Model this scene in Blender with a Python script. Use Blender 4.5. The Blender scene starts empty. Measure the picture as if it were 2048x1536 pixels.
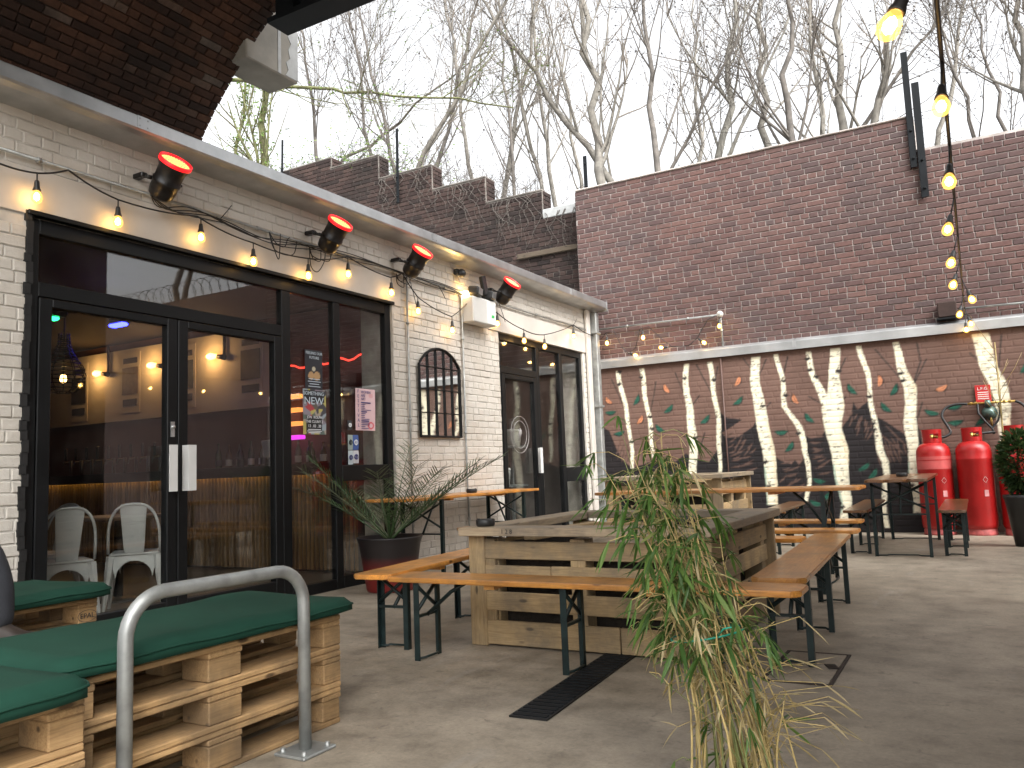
import bpy, bmesh, math, random
import numpy as np
from mathutils import Vector, Matrix, Euler
random.seed(7); np.random.seed(7)
sc = bpy.context.scene
COL = sc.collection
D = {"cam_rot": [[0.86739,-0.08601,-0.49014],[0.49607,0.0714,0.86534],[-0.03944,-0.99373,0.1046]],"lens": 28.548,"trunks": [[[0.295,2.442,0.076],[0.384,1.878,0.069],[0.435,1.551,0.062],[0.451,0.941,0.055]],[[0.675,2.444,0.074],[0.722,1.982,0.067],[0.766,1.531,0.066],[0.795,1.086,0.053]],[[1.379,2.44,0.077],[1.349,1.997,0.089],[1.39,1.743,0.108],[1.411,1.431,0.126],[1.386,0.939,0.12],[1.377,0.571,0.113]],[[1.719,2.438,0.074],[1.758,2.087,0.068],[1.792,1.654,0.067],[1.797,1.288,0.067],[1.772,0.91,0.055],[1.737,0.565,0.055]],[[2.373,2.442,0.124],[2.364,2.095,0.132],[2.383,1.734,0.161],[2.445,1.373,0.173],[2.473,0.958,0.166],[2.495,0.665,0.16],[2.46,0.375,0.143]],[[2.675,2.455,0.063],[2.724,2.063,0.063],[2.742,1.708,0.068],[2.891,1.434,0.084],[2.946,1.228,0.077],[2.987,0.939,0.061],[2.971,0.653,0.055],[2.925,0.397,0.049]],[[3.434,2.448,0.129],[3.417,2.06,0.139],[3.382,1.776,0.214],[3.346,1.664,0.294],[3.352,1.378,0.213],[3.385,1.12,0.226],[3.394,0.895,0.199],[3.415,0.641,0.172],[3.422,0.39,0.132],[3.388,0.112,0.131]],[[3.091,2.442,0.067],[3.138,2.143,0.077],[3.225,1.845,0.108],[3.283,1.712,0.162]],[[3.748,2.457,0.068],[3.815,2.08,0.062],[3.84,1.74,0.056],[3.861,1.348,0.061],[3.901,1.069,0.091],[3.952,0.901,0.085],[3.934,0.683,0.07],[3.904,0.629,0.065],[3.891,0.301,0.066],[3.896,0.057,0.065]],[[4.178,2.452,0.075],[4.248,2.095,0.111],[4.304,1.869,0.153],[4.295,1.595,0.135],[4.287,1.35,0.151],[4.274,1.051,0.127],[4.267,0.808,0.11],[4.269,0.244,0.109]],[[5.141,2.45,0.194],[5.191,2.111,0.181],[5.281,1.839,0.19],[5.309,1.522,0.166],[5.319,1.261,0.133],[5.307,0.746,0.132]]],"dark": [[[-0.068,1.647],[0.102,1.522],[0.209,1.24],[0.287,1.075],[0.451,0.941],[0.895,1.082],[1.119,1.011],[1.287,1.128],[1.502,1.027],[1.624,0.991],[1.759,1.168],[1.791,1.746],[1.911,1.615],[2.135,1.571],[1.978,1.475],[1.836,1.401],[1.892,1.328],[2.073,1.333],[2.291,1.471],[2.36,1.616],[2.463,1.431],[2.551,1.043],[2.631,0.967],[2.769,0.918],[2.815,0.974],[2.866,0.909],[2.924,0.97],[2.952,1.315],[3.044,1.252],[3.182,1.273],[3.274,1.411],[3.445,1.373],[3.576,1.534],[3.617,1.715],[3.666,1.607],[3.805,1.715],[3.835,1.517],[3.958,1.453],[4.1,1.334],[4.239,1.216],[4.36,1.346],[4.39,1.262],[4.374,0.777],[4.36,0.031],[4.312,-0.549],[-0.339,-0.688],[-0.212,1.656]]],"gl": [[0.137,1.824,0],[0.563,1.978,60],[1.064,1.807,40],[0.922,1.522,-40],[0.259,1.496,10],[2.093,1.845,40],[1.602,1.614,40],[2.661,1.375,0],[2.75,1.16,50],[3.051,1.54,-50],[3.622,1.885,-55],[4.115,1.838,60],[4.014,1.616,-50],[4.537,1.518,-20],[4.787,1.573,5],[4.786,1.378,5],[5.047,1.708,75],[5.06,1.382,50],[3.68,0.856,35],[3.775,0.756,50],[3.111,0.692,-15],[3.176,0.478,40],[3.048,0.395,-20],[5.573,1.995,60]],"ol": [[0.122,2.002,-45],[1.063,2.105,-60],[0.602,1.669,50],[2.104,2.127,60],[2.89,1.808,-65],[3.948,1.964,85],[4.665,1.817,20]],"twigs": [[[0.183,2.32],[0.337,1.947]],[[0.898,2.224],[0.788,1.785]],[[1.201,2.324],[1.311,2.015]],[[1.547,1.965],[1.41,1.804]],[[1.529,2.419],[1.735,1.965]],[[1.838,2.358],[1.774,2.085]],[[2.209,2.443],[2.33,2.249]],[[2.532,2.395],[2.413,2.166]],[[2.82,2.396],[2.725,2.063]],[[3.059,1.83],[3.241,1.7]],[[3.57,2.304],[3.462,2.113]],[[3.529,1.779],[3.406,1.731]],[[3.942,2.379],[4.235,1.931]],[[4.435,2.409],[4.466,2.185],[4.326,1.826]],[[4.528,2.192],[4.326,1.826]],[[4.438,1.64],[4.338,1.374]],[[5.017,2.223],[5.122,2.092]],[[5.377,2.409],[5.303,1.955]],[[2.546,1.781],[2.422,1.671]],[[1.196,1.475],[1.331,1.327]],[[1.59,1.421],[1.438,1.014]]],"strokes": [[1.947,1.25,2.073,1.333],[2.025,1.066,2.192,1.327],[1.899,0.981,2.233,1.057],[2.622,0.836,2.795,0.888],[2.67,0.718,2.902,0.827],[3.042,1.223,3.203,1.187],[3.033,1.109,3.196,1.101],[3.05,0.965,3.219,1.043],[3.596,1.448,3.659,1.585],[3.611,1.306,3.732,1.524],[3.68,1.191,3.775,1.409],[3.875,1.375,4.17,0.974],[3.915,1.234,4.089,0.896],[3.957,1.121,4.01,0.844],[3.719,1.356,3.756,1.494],[4.066,1.226,4.136,0.867],[0.216,1.046,0.372,1.361],[0.316,0.978,0.416,1.23],[2.603,0.575,2.782,0.715],[2.742,0.543,2.919,0.683],[3.069,0.85,3.262,0.9],[2.045,0.915,2.287,0.995],[1.907,1.101,2.031,1.155],[2.15,1.15,2.245,1.235]],"trees": [[[-6.377,14.0,7.99],[-6.896,14.0,12.129],0.05,1],[[-5.316,13.5,7.593],[-6.253,13.5,11.659],0.05,1],[[-5.089,14.0,7.586],[-2.733,14.0,10.728],0.075,0],[[-5.088,15.0,8.373],[-3.934,15.0,11.642],0.06,1],[[-4.609,17.0,7.896],[-3.473,17.0,12.504],0.08,0],[[-3.733,18.0,7.738],[-4.191,18.0,13.255],0.07,0],[[-3.077,16.0,7.053],[-3.974,16.0,12.164],0.06,0],[[-3.234,15.0,6.921],[-3.444,15.0,10.767],0.05,1],[[-1.076,15.0,6.686],[-1.474,15.0,10.814],0.12,0],[[-1.365,16.0,7.04],[-3.938,16.0,11.396],0.1,0],[[0.355,14.0,6.326],[0.237,14.0,9.729],0.075,1],[[0.355,15.0,6.785],[1.778,15.0,9.116],0.05,1],[[1.04,16.0,7.155],[1.507,16.0,10.319],0.1,2],[[1.188,16.0,7.1],[2.1,16.0,8.861],0.06,2],[[1.685,17.0,7.495],[1.757,17.0,10.744],0.1,0],[[2.498,15.0,6.773],[2.646,15.0,9.427],0.085,1],[[2.991,16.0,6.997],[2.9,16.0,9.439],0.07,0],[[3.14,18.0,7.738],[3.271,18.0,10.743],0.12,0],[[3.675,18.0,7.715],[4.318,18.0,10.391],0.11,0],[[3.245,19.0,8.108],[4.893,19.0,10.024],0.07,1],[[5.416,16.0,6.683],[5.128,16.0,8.341],0.05,1],[[6.019,14.0,5.652],[6.08,14.0,7.762],0.09,0],[[5.942,17.0,6.817],[5.717,17.0,8.817],0.05,1],[[-8.876,13.2,8.303],[-8.605,13.2,10.678],0.13,3],[[-8.775,13.6,10.396],[-3.919,13.6,8.714],0.05,3],[[-10.778,14.0,8.985],[-10.218,14.0,11.629],0.06,3],[[-8.829,15.0,8.992],[-9.45,15.0,12.942],0.06,1],[[-8.44,15.5,9.063],[-5.146,15.5,10.284],0.05,0],[[-3.419,19.0,7.95],[-3.748,19.0,11.48],0.07,0],[[-6.246,18.0,8.804],[-6.717,18.0,13.515],0.07,0],[[-0.53,20.0,8.696],[-0.454,20.0,11.913],0.07,0],[[4.855,21.0,8.146],[5.632,21.0,11.229],0.08,0]]}

# ---------------------------------------------------------------- camera
CAM = Vector((5.0, 0.0, 1.0))
RW = np.array(D["cam_rot"])            # world = RW @ (right, down, forward)
cam_d = bpy.data.cameras.new("camera"); cam = bpy.data.objects.new("camera", cam_d); COL.objects.link(cam)
cam_d.sensor_width = 36; cam_d.lens = D["lens"]; cam_d.clip_end = 500; cam_d.clip_start = 0.05
m = Matrix.Identity(4)
for i in range(3):
    m[i][0] = RW[i][0]; m[i][1] = -RW[i][1]; m[i][2] = -RW[i][2]; m[i][3] = CAM[i]
cam.matrix_world = m
sc.camera = cam
FPX = D["lens"] / 36 * 2048
def project(p):
    q = RW.T @ (np.array(p, float) - np.array(CAM))
    if q[2] < 0.1: return None
    return 1024 + FPX * q[0] / q[2], 768 + FPX * q[1] / q[2], q[2]

# ---------------------------------------------------------------- sky, sun, exposure
SUN_EL, SUN_AZ = math.radians(46), math.radians(124)      # azimuth measured from +Y towards +X
w = bpy.data.worlds.new("World"); sc.world = w; w.use_nodes = True
nt = w.node_tree
sky = nt.nodes.new("ShaderNodeTexSky"); sky.sky_type = 'NISHITA'; sky.sun_disc = False
sky.sun_elevation = SUN_EL; sky.sun_rotation = SUN_AZ; sky.air_density = 1.0; sky.dust_density = 6.0; sky.ozone_density = 1.0
hs = nt.nodes.new("ShaderNodeHueSaturation"); hs.inputs["Saturation"].default_value = 0.10
nt.links.new(sky.outputs[0], hs.inputs["Color"])
nt.links.new(hs.outputs[0], nt.nodes["Background"].inputs[0])
nt.nodes["Background"].inputs[1].default_value = 0.15
sd = bpy.data.lights.new("sun", 'SUN'); sd.energy = 0.5; sd.angle = math.radians(45); sd.color = (1, .95, .88)
so = bpy.data.objects.new("sun", sd); COL.objects.link(so)
sv = Vector((math.sin(SUN_AZ) * math.cos(SUN_EL), math.cos(SUN_AZ) * math.cos(SUN_EL), math.sin(SUN_EL)))
so.rotation_euler = sv.to_track_quat('Z', 'Y').to_euler()
sc.view_settings.view_transform = 'Standard'; sc.view_settings.look = 'None'
sc.view_settings.exposure = 1.8; sc.view_settings.gamma = 1.0
sc.render.engine = 'CYCLES'
sc.cycles.use_denoising = True
sc.cycles.max_bounces = 10; sc.cycles.transparent_max_bounces = 16
sc.cycles.sample_clamp_indirect = 6

# ---------------------------------------------------------------- mesh builder
class MB:
    def __init__(s): s.v = []; s.f = []; s.sm = []
    def add(s, vs, fs, smooth=False):
        n = len(s.v); s.v.extend([tuple(a) for a in vs])
        s.f.extend([tuple(i + n for i in f) for f in fs]); s.sm.extend([smooth] * len(fs))
        return s
    def box(s, c, size, rot=None, ch=0.0):
        hx, hy, hz = [a / 2 for a in size]
        vs = []; fs = []
        if ch <= 0:
            for sx in (-1, 1):
                for sy in (-1, 1):
                    for sz in (-1, 1): vs.append(Vector((sx * hx, sy * hy, sz * hz)))
            fs = [(0, 1, 3, 2), (4, 6, 7, 5), (0, 4, 5, 1), (2, 3, 7, 6), (0, 2, 6, 4), (1, 5, 7, 3)]
        else:
            ch = min(ch, hx * .9, hy * .9, hz * .9)
            idx = {}
            for sx in (-1, 1):
                for sy in (-1, 1):
                    for sz in (-1, 1):
                        for ax in range(3):
                            d = [ch, ch, ch]; d[ax] = 0
                            idx[(sx, sy, sz, ax)] = len(vs)
                            vs.append(Vector((sx * (hx - d[0]), sy * (hy - d[1]), sz * (hz - d[2]))))
            g = lambda sx, sy, sz, a: idx[(sx, sy, sz, a)]
            for q in (-1, 1):
                o = [(-1, -1), (1, -1), (1, 1), (-1, 1)]
                if q < 0: o = o[::-1]
                fs.append(tuple(g(q, a, b, 0) for a, b in o))
                fs.append(tuple(g(b, q, a, 1) for a, b in o))
                fs.append(tuple(g(a, b, q, 2) for a, b in o))
            for a in (-1, 1):
                for b in (-1, 1):
                    e = (g(a, b, -1, 0), g(a, b, 1, 0), g(a, b, 1, 1), g(a, b, -1, 1)); fs.append(e if a * b < 0 else e[::-1])
                    e = (g(-1, a, b, 1), g(1, a, b, 1), g(1, a, b, 2), g(-1, a, b, 2)); fs.append(e if a * b < 0 else e[::-1])
                    e = (g(a, -1, b, 0), g(a, 1, b, 0), g(a, 1, b, 2), g(a, -1, b, 2)); fs.append(e if a * b > 0 else e[::-1])
            for a in (-1, 1):
                for b in (-1, 1):
                    for c_ in (-1, 1):
                        t = (g(a, b, c_, 0), g(a, b, c_, 1), g(a, b, c_, 2)); fs.append(t if a * b * c_ > 0 else t[::-1])
        c = Vector(c)
        if rot is not None:
            M = rot if isinstance(rot, Matrix) else Euler(rot).to_matrix()
            vs = [M @ a for a in vs]
        return s.add([a + c for a in vs], fs)
    def tube(s, pts, r, n=8, cap=True, smooth=True):
        pts = [Vector(p) for p in pts]
        rs = r if isinstance(r, (list, tuple)) else [r] * len(pts)
        ref = None; vs = []; fs = []
        for i, p in enumerate(pts):
            a = pts[max(i - 1, 0)]; b = pts[min(i + 1, len(pts) - 1)]
            t = (b - a)
            if t.length < 1e-9: t = Vector((0, 0, 1))
            t.normalize()
            if ref is None:
                ref = t.orthogonal().normalized()
            else:
                ref = ref - t * ref.dot(t)
                if ref.length < 1e-6: ref = t.orthogonal()
                ref.normalize()
            bn = t.cross(ref)
            for k in range(n):
                an = 2 * math.pi * k / n
                vs.append(p + (ref * math.cos(an) + bn * math.sin(an)) * rs[i])
        for i in range(len(pts) - 1):
            for k in range(n):
                fs.append((i * n + k, i * n + (k + 1) % n, (i + 1) * n + (k + 1) % n, (i + 1) * n + k))
        s.add(vs, fs, smooth)
        if cap:
            m0 = len(s.v) - len(vs)
            s.f.append(tuple(m0 + k for k in range(n))[::-1]); s.sm.append(False)
            s.f.append(tuple(m0 + (len(pts) - 1) * n + k for k in range(n))); s.sm.append(False)
        return s
    def lathe(s, prof, c=(0, 0, 0), n=24, mat=None, smooth=True):
        c = Vector(c); vs = []; fs = []
        for (r, z) in prof:
            for k in range(n):
                a = 2 * math.pi * k / n
                v = Vector((r * math.cos(a), r * math.sin(a), z))
                vs.append((mat @ v if mat is not None else v) + c)
        for i in range(len(prof) - 1):
            for k in range(n):
                fs.append((i * n + k, i * n + (k + 1) % n, (i + 1) * n + (k + 1) % n, (i + 1) * n + k))
        return s.add(vs, fs, smooth)
    def prism(s, poly, axis, a, b):
        """poly: 2-D points; extruded along axis (0,1,2) from a to b"""
        n = len(poly); vs = []
        for t in (a, b):
            for p in poly:
                q = [p[0], p[1]]; q.insert(axis, t); vs.append(q)
        fs = [(i, (i + 1) % n, (i + 1) % n + n, i + n) for i in range(n)] + [tuple(range(n))[::-1], tuple(range(n, 2 * n))]
        return s.add(vs, fs)
    def quad(s, a, b, c, d): return s.add([a, b, c, d], [(0, 1, 2, 3)])
    def mesh(s, name, mat=None, fix=True):
        me = bpy.data.meshes.new(name); me.from_pydata(s.v, [], s.f)
        me.polygons.foreach_set("use_smooth", s.sm)
        if fix and len(s.f) < 60000:
            bm = bmesh.new(); bm.from_mesh(me); bmesh.ops.recalc_face_normals(bm, faces=bm.faces); bm.to_mesh(me); bm.free()
        me.update()
        if mat: me.materials.append(mat)
        return me

WOFF = {}
def link(o, parent=None, world=True):
    COL.objects.link(o)
    loc = Vector(o.location)
    if parent is not None:
        o.parent = parent
        if world: o.location = loc - WOFF[parent.name]
    WOFF[o.name] = loc if (world or parent is None) else WOFF[parent.name] + loc
    return o
def obj(name, mb, mat, parent=None, world=True, loc=(0, 0, 0), rot=None, fix=True):
    me = mb if isinstance(mb, bpy.types.Mesh) else mb.mesh(name, mat, fix)
    o = bpy.data.objects.new(name, me); o.location = loc
    if rot is not None:
        if isinstance(rot, Matrix): o.rotation_euler = rot.to_euler()
        else: o.rotation_euler = rot
    return link(o, parent, world)
def tag(o, label, cat, group=None, kind=None):
    o["label"] = label
    if cat: o["category"] = cat
    if group: o["group"] = group
    if kind: o["kind"] = kind
    return o
def thing(name, label, cat, loc=(0, 0, 0), rz=0, group=None):
    o = bpy.data.objects.new(name, None); o.location = loc; o.rotation_euler = (0, 0, rz); o.empty_display_size = .1
    link(o); return tag(o, label, cat, group)
def structure(o): o["kind"] = "structure"; return o
def stuff(o): o["kind"] = "stuff"; return o
def copy_tree(o, parent=None):
    c = o.copy(); COL.objects.link(c)
    if parent: c.parent = parent
    WOFF[c.name] = Vector(c.location)
    for ch in o.children: copy_tree(ch, c)
    return c
def dup(o, loc, rz, label, group=None):
    c = copy_tree(o); c.location = loc; c.rotation_euler = (0, 0, rz); c["label"] = label
    if group: c["group"] = group
    return c
BOXM = {}
def plank(name, parent, size, loc, rot, mat, ch=.003, world=False):
    """shared chamfered box, grain along local X"""
    k = (tuple(round(a, 4) for a in size), mat.name, ch)
    if k not in BOXM: BOXM[k] = MB().box((0, 0, 0), size, ch=ch).mesh(name, mat)
    return obj(name, BOXM[k], mat, parent, world, loc, rot)

# ---------------------------------------------------------------- materials
def srgb(h):
    c = [int(h[i:i + 2], 16) / 255 for i in (0, 2, 4)]
    return tuple(a / 12.92 if a <= .04045 else ((a + .055) / 1.055) ** 2.4 for a in c)
def base_mat(name):
    m = bpy.data.materials.new(name); m.use_nodes = True
    return m, m.node_tree, m.node_tree.nodes["Principled BSDF"]
def N(nt, t, **kw):
    n = nt.nodes.new(t)
    for k, v in kw.items():
        if k.startswith("i_"): n.inputs[k[2:]].default_value = v
        else: setattr(n, k, v)
    return n
def mixc(nt, fac, a, b, mode='MIX'):
    n = nt.nodes.new("ShaderNodeMix"); n.data_type = 'RGBA'; n.blend_type = mode
    for sock, val in ((n.inputs[0], fac), (n.inputs[6], a), (n.inputs[7], b)):
        if hasattr(val, "links"): nt.links.new(val, sock)
        elif isinstance(val, (int, float)): sock.default_value = val
        else: sock.default_value = (*val[:3], 1)
    return n.outputs[2]
def ramp(nt, src, stops):
    n = nt.nodes.new("ShaderNodeValToRGB"); e = n.color_ramp.elements
    while len(e) < len(stops): e.new(.5)
    for i, (p, c) in enumerate(stops):
        e[i].position = p; e[i].color = (*c, 1) if len(c) == 3 else c
    nt.links.new(src, n.inputs[0]); return n.outputs[0]
def coords(nt, kind="Object", scale=(1, 1, 1)):
    if kind == "World": src = nt.nodes.new("ShaderNodeNewGeometry").outputs["Position"]
    else: src = nt.nodes.new("ShaderNodeTexCoord").outputs[kind]
    mp = nt.nodes.new("ShaderNodeMapping"); mp.inputs["Scale"].default_value = scale
    nt.links.new(src, mp.inputs[0]); return mp.outputs[0]
def noise(nt, co, scale, detail=4, rough=.55, dist=0):
    n = nt.nodes.new("ShaderNodeTexNoise"); n.inputs["Scale"].default_value = scale; n.inputs["Detail"].default_value = detail
    n.inputs["Roughness"].default_value = rough; n.inputs["Distortion"].default_value = dist
    nt.links.new(co, n.inputs["Vector"]); return n.outputs["Fac"]
def bump(nt, bs, h, strength=.3, dist=.01):
    b = nt.nodes.new("ShaderNodeBump"); b.inputs["Strength"].default_value = strength; b.inputs["Distance"].default_value = dist
    nt.links.new(h, b.inputs["Height"]); nt.links.new(b.outputs[0], bs.inputs["Normal"])
def tone(nt):
    """one random number per piece: an attribute on joined meshes, the object's own on single ones"""
    at = N(nt, "ShaderNodeAttribute", attribute_name="tone"); oi = nt.nodes.new("ShaderNodeObjectInfo")
    gt = N(nt, "ShaderNodeMath", operation='GREATER_THAN'); gt.inputs[1].default_value = .0005
    nt.links.new(at.outputs["Fac"], gt.inputs[0])
    mx = nt.nodes.new("ShaderNodeMix"); mx.data_type = 'FLOAT'
    nt.links.new(gt.outputs[0], mx.inputs[0]); nt.links.new(oi.outputs["Random"], mx.inputs[2]); nt.links.new(at.outputs["Fac"], mx.inputs[3])
    return mx.outputs[0]
def plain(name, col, rough=.6, metal=0, var=.25, scale=8, bmp=.15, kind="World", bdist=.004, spec=.5):
    m, nt, b = base_mat(name)
    co = coords(nt, kind); f = noise(nt, co, scale, 6)
    lo = tuple(c * (1 - var) for c in col); hi = tuple(min(1, c * (1 + var)) for c in col)
    c = ramp(nt, f, [(.3, lo), (.7, hi)])
    nt.links.new(c, b.inputs["Base Color"]); b.inputs["Metallic"].default_value = metal
    b.inputs["Specular IOR Level"].default_value = spec
    r = nt.nodes.new("ShaderNodeMapRange"); r.inputs[3].default_value = max(.03, rough - .12); r.inputs[4].default_value = min(1, rough + .12)
    nt.links.new(f, r.inputs[0]); nt.links.new(r.outputs[0], b.inputs["Roughness"])
    if bmp: bump(nt, b, noise(nt, co, scale * 6, 4), bmp, bdist)
    return m
def wood(name, c_lo, c_hi, rough=.5, grain=1.0, knots=True, coat=0, stain=None):
    m, nt, b = base_mat(name)
    co = nt.nodes.new("ShaderNodeTexCoord").outputs["Object"]
    oi = nt.nodes.new("ShaderNodeObjectInfo")
    off = N(nt, "ShaderNodeVectorMath", operation='MULTIPLY_ADD')
    cmb = nt.nodes.new("ShaderNodeCombineXYZ")
    for i in range(3): nt.links.new(oi.outputs["Random"], cmb.inputs[i])
    off.inputs[1].default_value = (37, 53, 71); nt.links.new(cmb.outputs[0], off.inputs[0]); nt.links.new(co, off.inputs[2])
    mp = nt.nodes.new("ShaderNodeMapping"); mp.inputs["Scale"].default_value = (1.3, 16, 16); nt.links.new(off.outputs[0], mp.inputs[0])
    g = noise(nt, mp.outputs[0], 2.2 * grain, 6, .62, 1.2)
    mp2 = nt.nodes.new("ShaderNodeMapping"); mp2.inputs["Scale"].default_value = (3, 60, 60); nt.links.new(off.outputs[0], mp2.inputs[0])
    g2 = noise(nt, mp2.outputs[0], 3, 3, .6)
    c = ramp(nt, g, [(.28, c_lo), (.72, c_hi)])
    c = mixc(nt, .35, c, ramp(nt, g2, [(.3, tuple(a * .55 for a in c_lo)), (.6, c_hi)]), 'MIX')
    t = nt.nodes.new("ShaderNodeMapRange"); t.inputs[3].default_value = .66; t.inputs[4].default_value = 1.18
    nt.links.new(oi.outputs["Random"], t.inputs[0])
    c = mixc(nt, 1.0, c, t.outputs[0], 'MULTIPLY')
    if knots:
        vo = N(nt, "ShaderNodeTexVoronoi"); vo.inputs["Scale"].default_value = 1.0
        mp3 = nt.nodes.new("ShaderNodeMapping"); mp3.inputs["Scale"].default_value = (4, 11, 11); nt.links.new(off.outputs[0], mp3.inputs[0])
        nt.links.new(mp3.outputs[0], vo.inputs["Vector"])
        k = ramp(nt, vo.outputs["Distance"], [(.07, (1, 1, 1)), (.13, (0, 0, 0))])
        c = mixc(nt, k, c, tuple(a * .3 for a in c_lo))
    if stain:
        s = noise(nt, coords(nt, "World"), 3.5, 5, .65); sr = ramp(nt, s, [(.42, (0, 0, 0)), (.62, (1, 1, 1))])
        c = mixc(nt, sr, c, mixc(nt, .65, c, stain))
    nt.links.new(c, b.inputs["Base Color"]); b.inputs["Roughness"].default_value = rough
    if coat:
        b.inputs["Coat Weight"].default_value = coat; b.inputs["Coat Roughness"].default_value = .22
    bump(nt, b, g2, .25, .003)
    return m
def brick_mat(name, stops, rough=.85, stain=(.02, .018, .016), stain_amt=.5, stain_scale=.9, bscale=60, bstr=.35):
    m, nt, b = base_mat(name)
    c = ramp(nt, tone(nt), stops)
    co = coords(nt, "World")
    f = noise(nt, co, 26, 5); c = mixc(nt, .55, c, ramp(nt, f, [(.3, (.45, .45, .45)), (.7, (1.1, 1.1, 1.1))]), 'MULTIPLY')
    s = ramp(nt, noise(nt, co, stain_scale, 7, .62), [(.45, (0, 0, 0)), (.72, (stain_amt,) * 3)])
    c = mixc(nt, s, c, stain)
    nt.links.new(c, b.inputs["Base Color"]); b.inputs["Roughness"].default_value = rough; b.inputs["Specular IOR Level"].default_value = .25
    bump(nt, b, noise(nt, co, bscale, 5, .6), bstr, .006)
    return m
def emit(name, col, strength):
    m, nt, b = base_mat(name); b.inputs["Base Color"].default_value = (*col, 1)
    b.inputs["Emission Color"].default_value = (*col, 1); b.inputs["Emission Strength"].default_value = strength
    b.inputs["Roughness"].default_value = .3
    return m
def glass_mat(name, ior=1.6, tint=(.93, .94, .93), rough=.0, dirt=.05):
    m = bpy.data.materials.new(name); m.use_nodes = True; nt = m.node_tree
    for n in list(nt.nodes):
        if n.type != 'OUTPUT_MATERIAL': nt.nodes.remove(n)
    out = [n for n in nt.nodes if n.type == 'OUTPUT_MATERIAL'][0]
    tr = N(nt, "ShaderNodeBsdfTransparent"); tr.inputs[0].default_value = (*tint, 1)
    gl = N(nt, "ShaderNodeBsdfGlossy"); gl.inputs["Roughness"].default_value = rough
    lw = N(nt, "ShaderNodeLayerWeight"); lw.inputs[0].default_value = .5      # Schlick, the same from both faces of the pane
    pw = N(nt, "ShaderNodeMath", operation='POWER'); pw.inputs[1].default_value = 5; nt.links.new(lw.outputs["Facing"], pw.inputs[0])
    f0 = ((ior - 1) / (ior + 1)) ** 2; ma = N(nt, "ShaderNodeMath", operation='MULTIPLY_ADD'); ma.inputs[1].default_value = 1 - f0; ma.inputs[2].default_value = f0; nt.links.new(pw.outputs[0], ma.inputs[0])
    mx = N(nt, "ShaderNodeMixShader"); nt.links.new(ma.outputs[0], mx.inputs[0]); nt.links.new(tr.outputs[0], mx.inputs[1]); nt.links.new(gl.outputs[0], mx.inputs[2])
    df = N(nt, "ShaderNodeBsdfDiffuse"); df.inputs[0].default_value = (.5, .48, .45, 1)
    f = noise(nt, coords(nt, "World"), 3, 6, .6)
    mr = N(nt, "ShaderNodeMapRange"); mr.inputs[1].default_value = .4; mr.inputs[2].default_value = .8; mr.inputs[4].default_value = dirt; nt.links.new(f, mr.inputs[0])
    m2 = N(nt, "ShaderNodeMixShader"); nt.links.new(mr.outputs[0], m2.inputs[0]); nt.links.new(mx.outputs[0], m2.inputs[1]); nt.links.new(df.outputs[0], m2.inputs[2])
    b = N(nt, "ShaderNodeBump"); b.inputs["Strength"].default_value = .012; b.inputs["Distance"].default_value = .02
    nt.links.new(noise(nt, coords(nt, "World"), 1.6, 2), b.inputs["Height"]); nt.links.new(b.outputs[0], gl.inputs["Normal"])
    nt.links.new(m2.outputs[0], out.inputs[0])
    return m

def glow_glass():
    """amber glass envelope of a lit bulb: lets the hot core through and glows faintly itself"""
    m = bpy.data.materials.new("amber_bulb_glass"); m.use_nodes = True; nt = m.node_tree
    for n in list(nt.nodes):
        if n.type != 'OUTPUT_MATERIAL': nt.nodes.remove(n)
    out = [n for n in nt.nodes if n.type == 'OUTPUT_MATERIAL'][0]
    tr = N(nt, "ShaderNodeBsdfTransparent"); tr.inputs[0].default_value = (1, .93, .78, 1); em = N(nt, "ShaderNodeEmission"); em.inputs[0].default_value = (1, .50, .10, 1); em.inputs[1].default_value = 1.5
    mx = N(nt, "ShaderNodeMixShader"); mx.inputs[0].default_value = .30; nt.links.new(tr.outputs[0], mx.inputs[1]); nt.links.new(em.outputs[0], mx.inputs[2]); nt.links.new(mx.outputs[0], out.inputs[0]); return m
M = {}
M['red_brick'] = brick_mat("red_brick", [(0, (.095, .062, .060)), (.3, (.118, .070, .064)), (.6, (.140, .079, .070)), (.85, (.155, .090, .078)), (1, (.100, .072, .070))], stain=(.075, .060, .060), stain_amt=.5)
M['old_brick'] = brick_mat("old_brick", [(0, (.028, .020, .019)), (.5, (.048, .030, .027)), (1, (.068, .044, .038))], stain=(.016, .015, .014), stain_amt=.75, stain_scale=.8)
M['vault_brick'] = brick_mat("vault_brick", [(0, (.028, .016, .012)), (.4, (.065, .032, .021)), (.9, (.10, .047, .027)), (1, (.12, .095, .08))], stain=(.016, .012, .010), stain_amt=.9, stain_scale=1.6, bscale=22, bstr=.9)
M['mortar'] = plain("mortar", (.40, .36, .335), .95, var=.35, scale=5)
M['old_mortar'] = plain("old_mortar", (.15, .135, .12), .95, var=.5, scale=3)
M['dark_mortar'] = plain("dark_mortar", (.04, .028, .021), .95, var=.5, scale=3)
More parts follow.
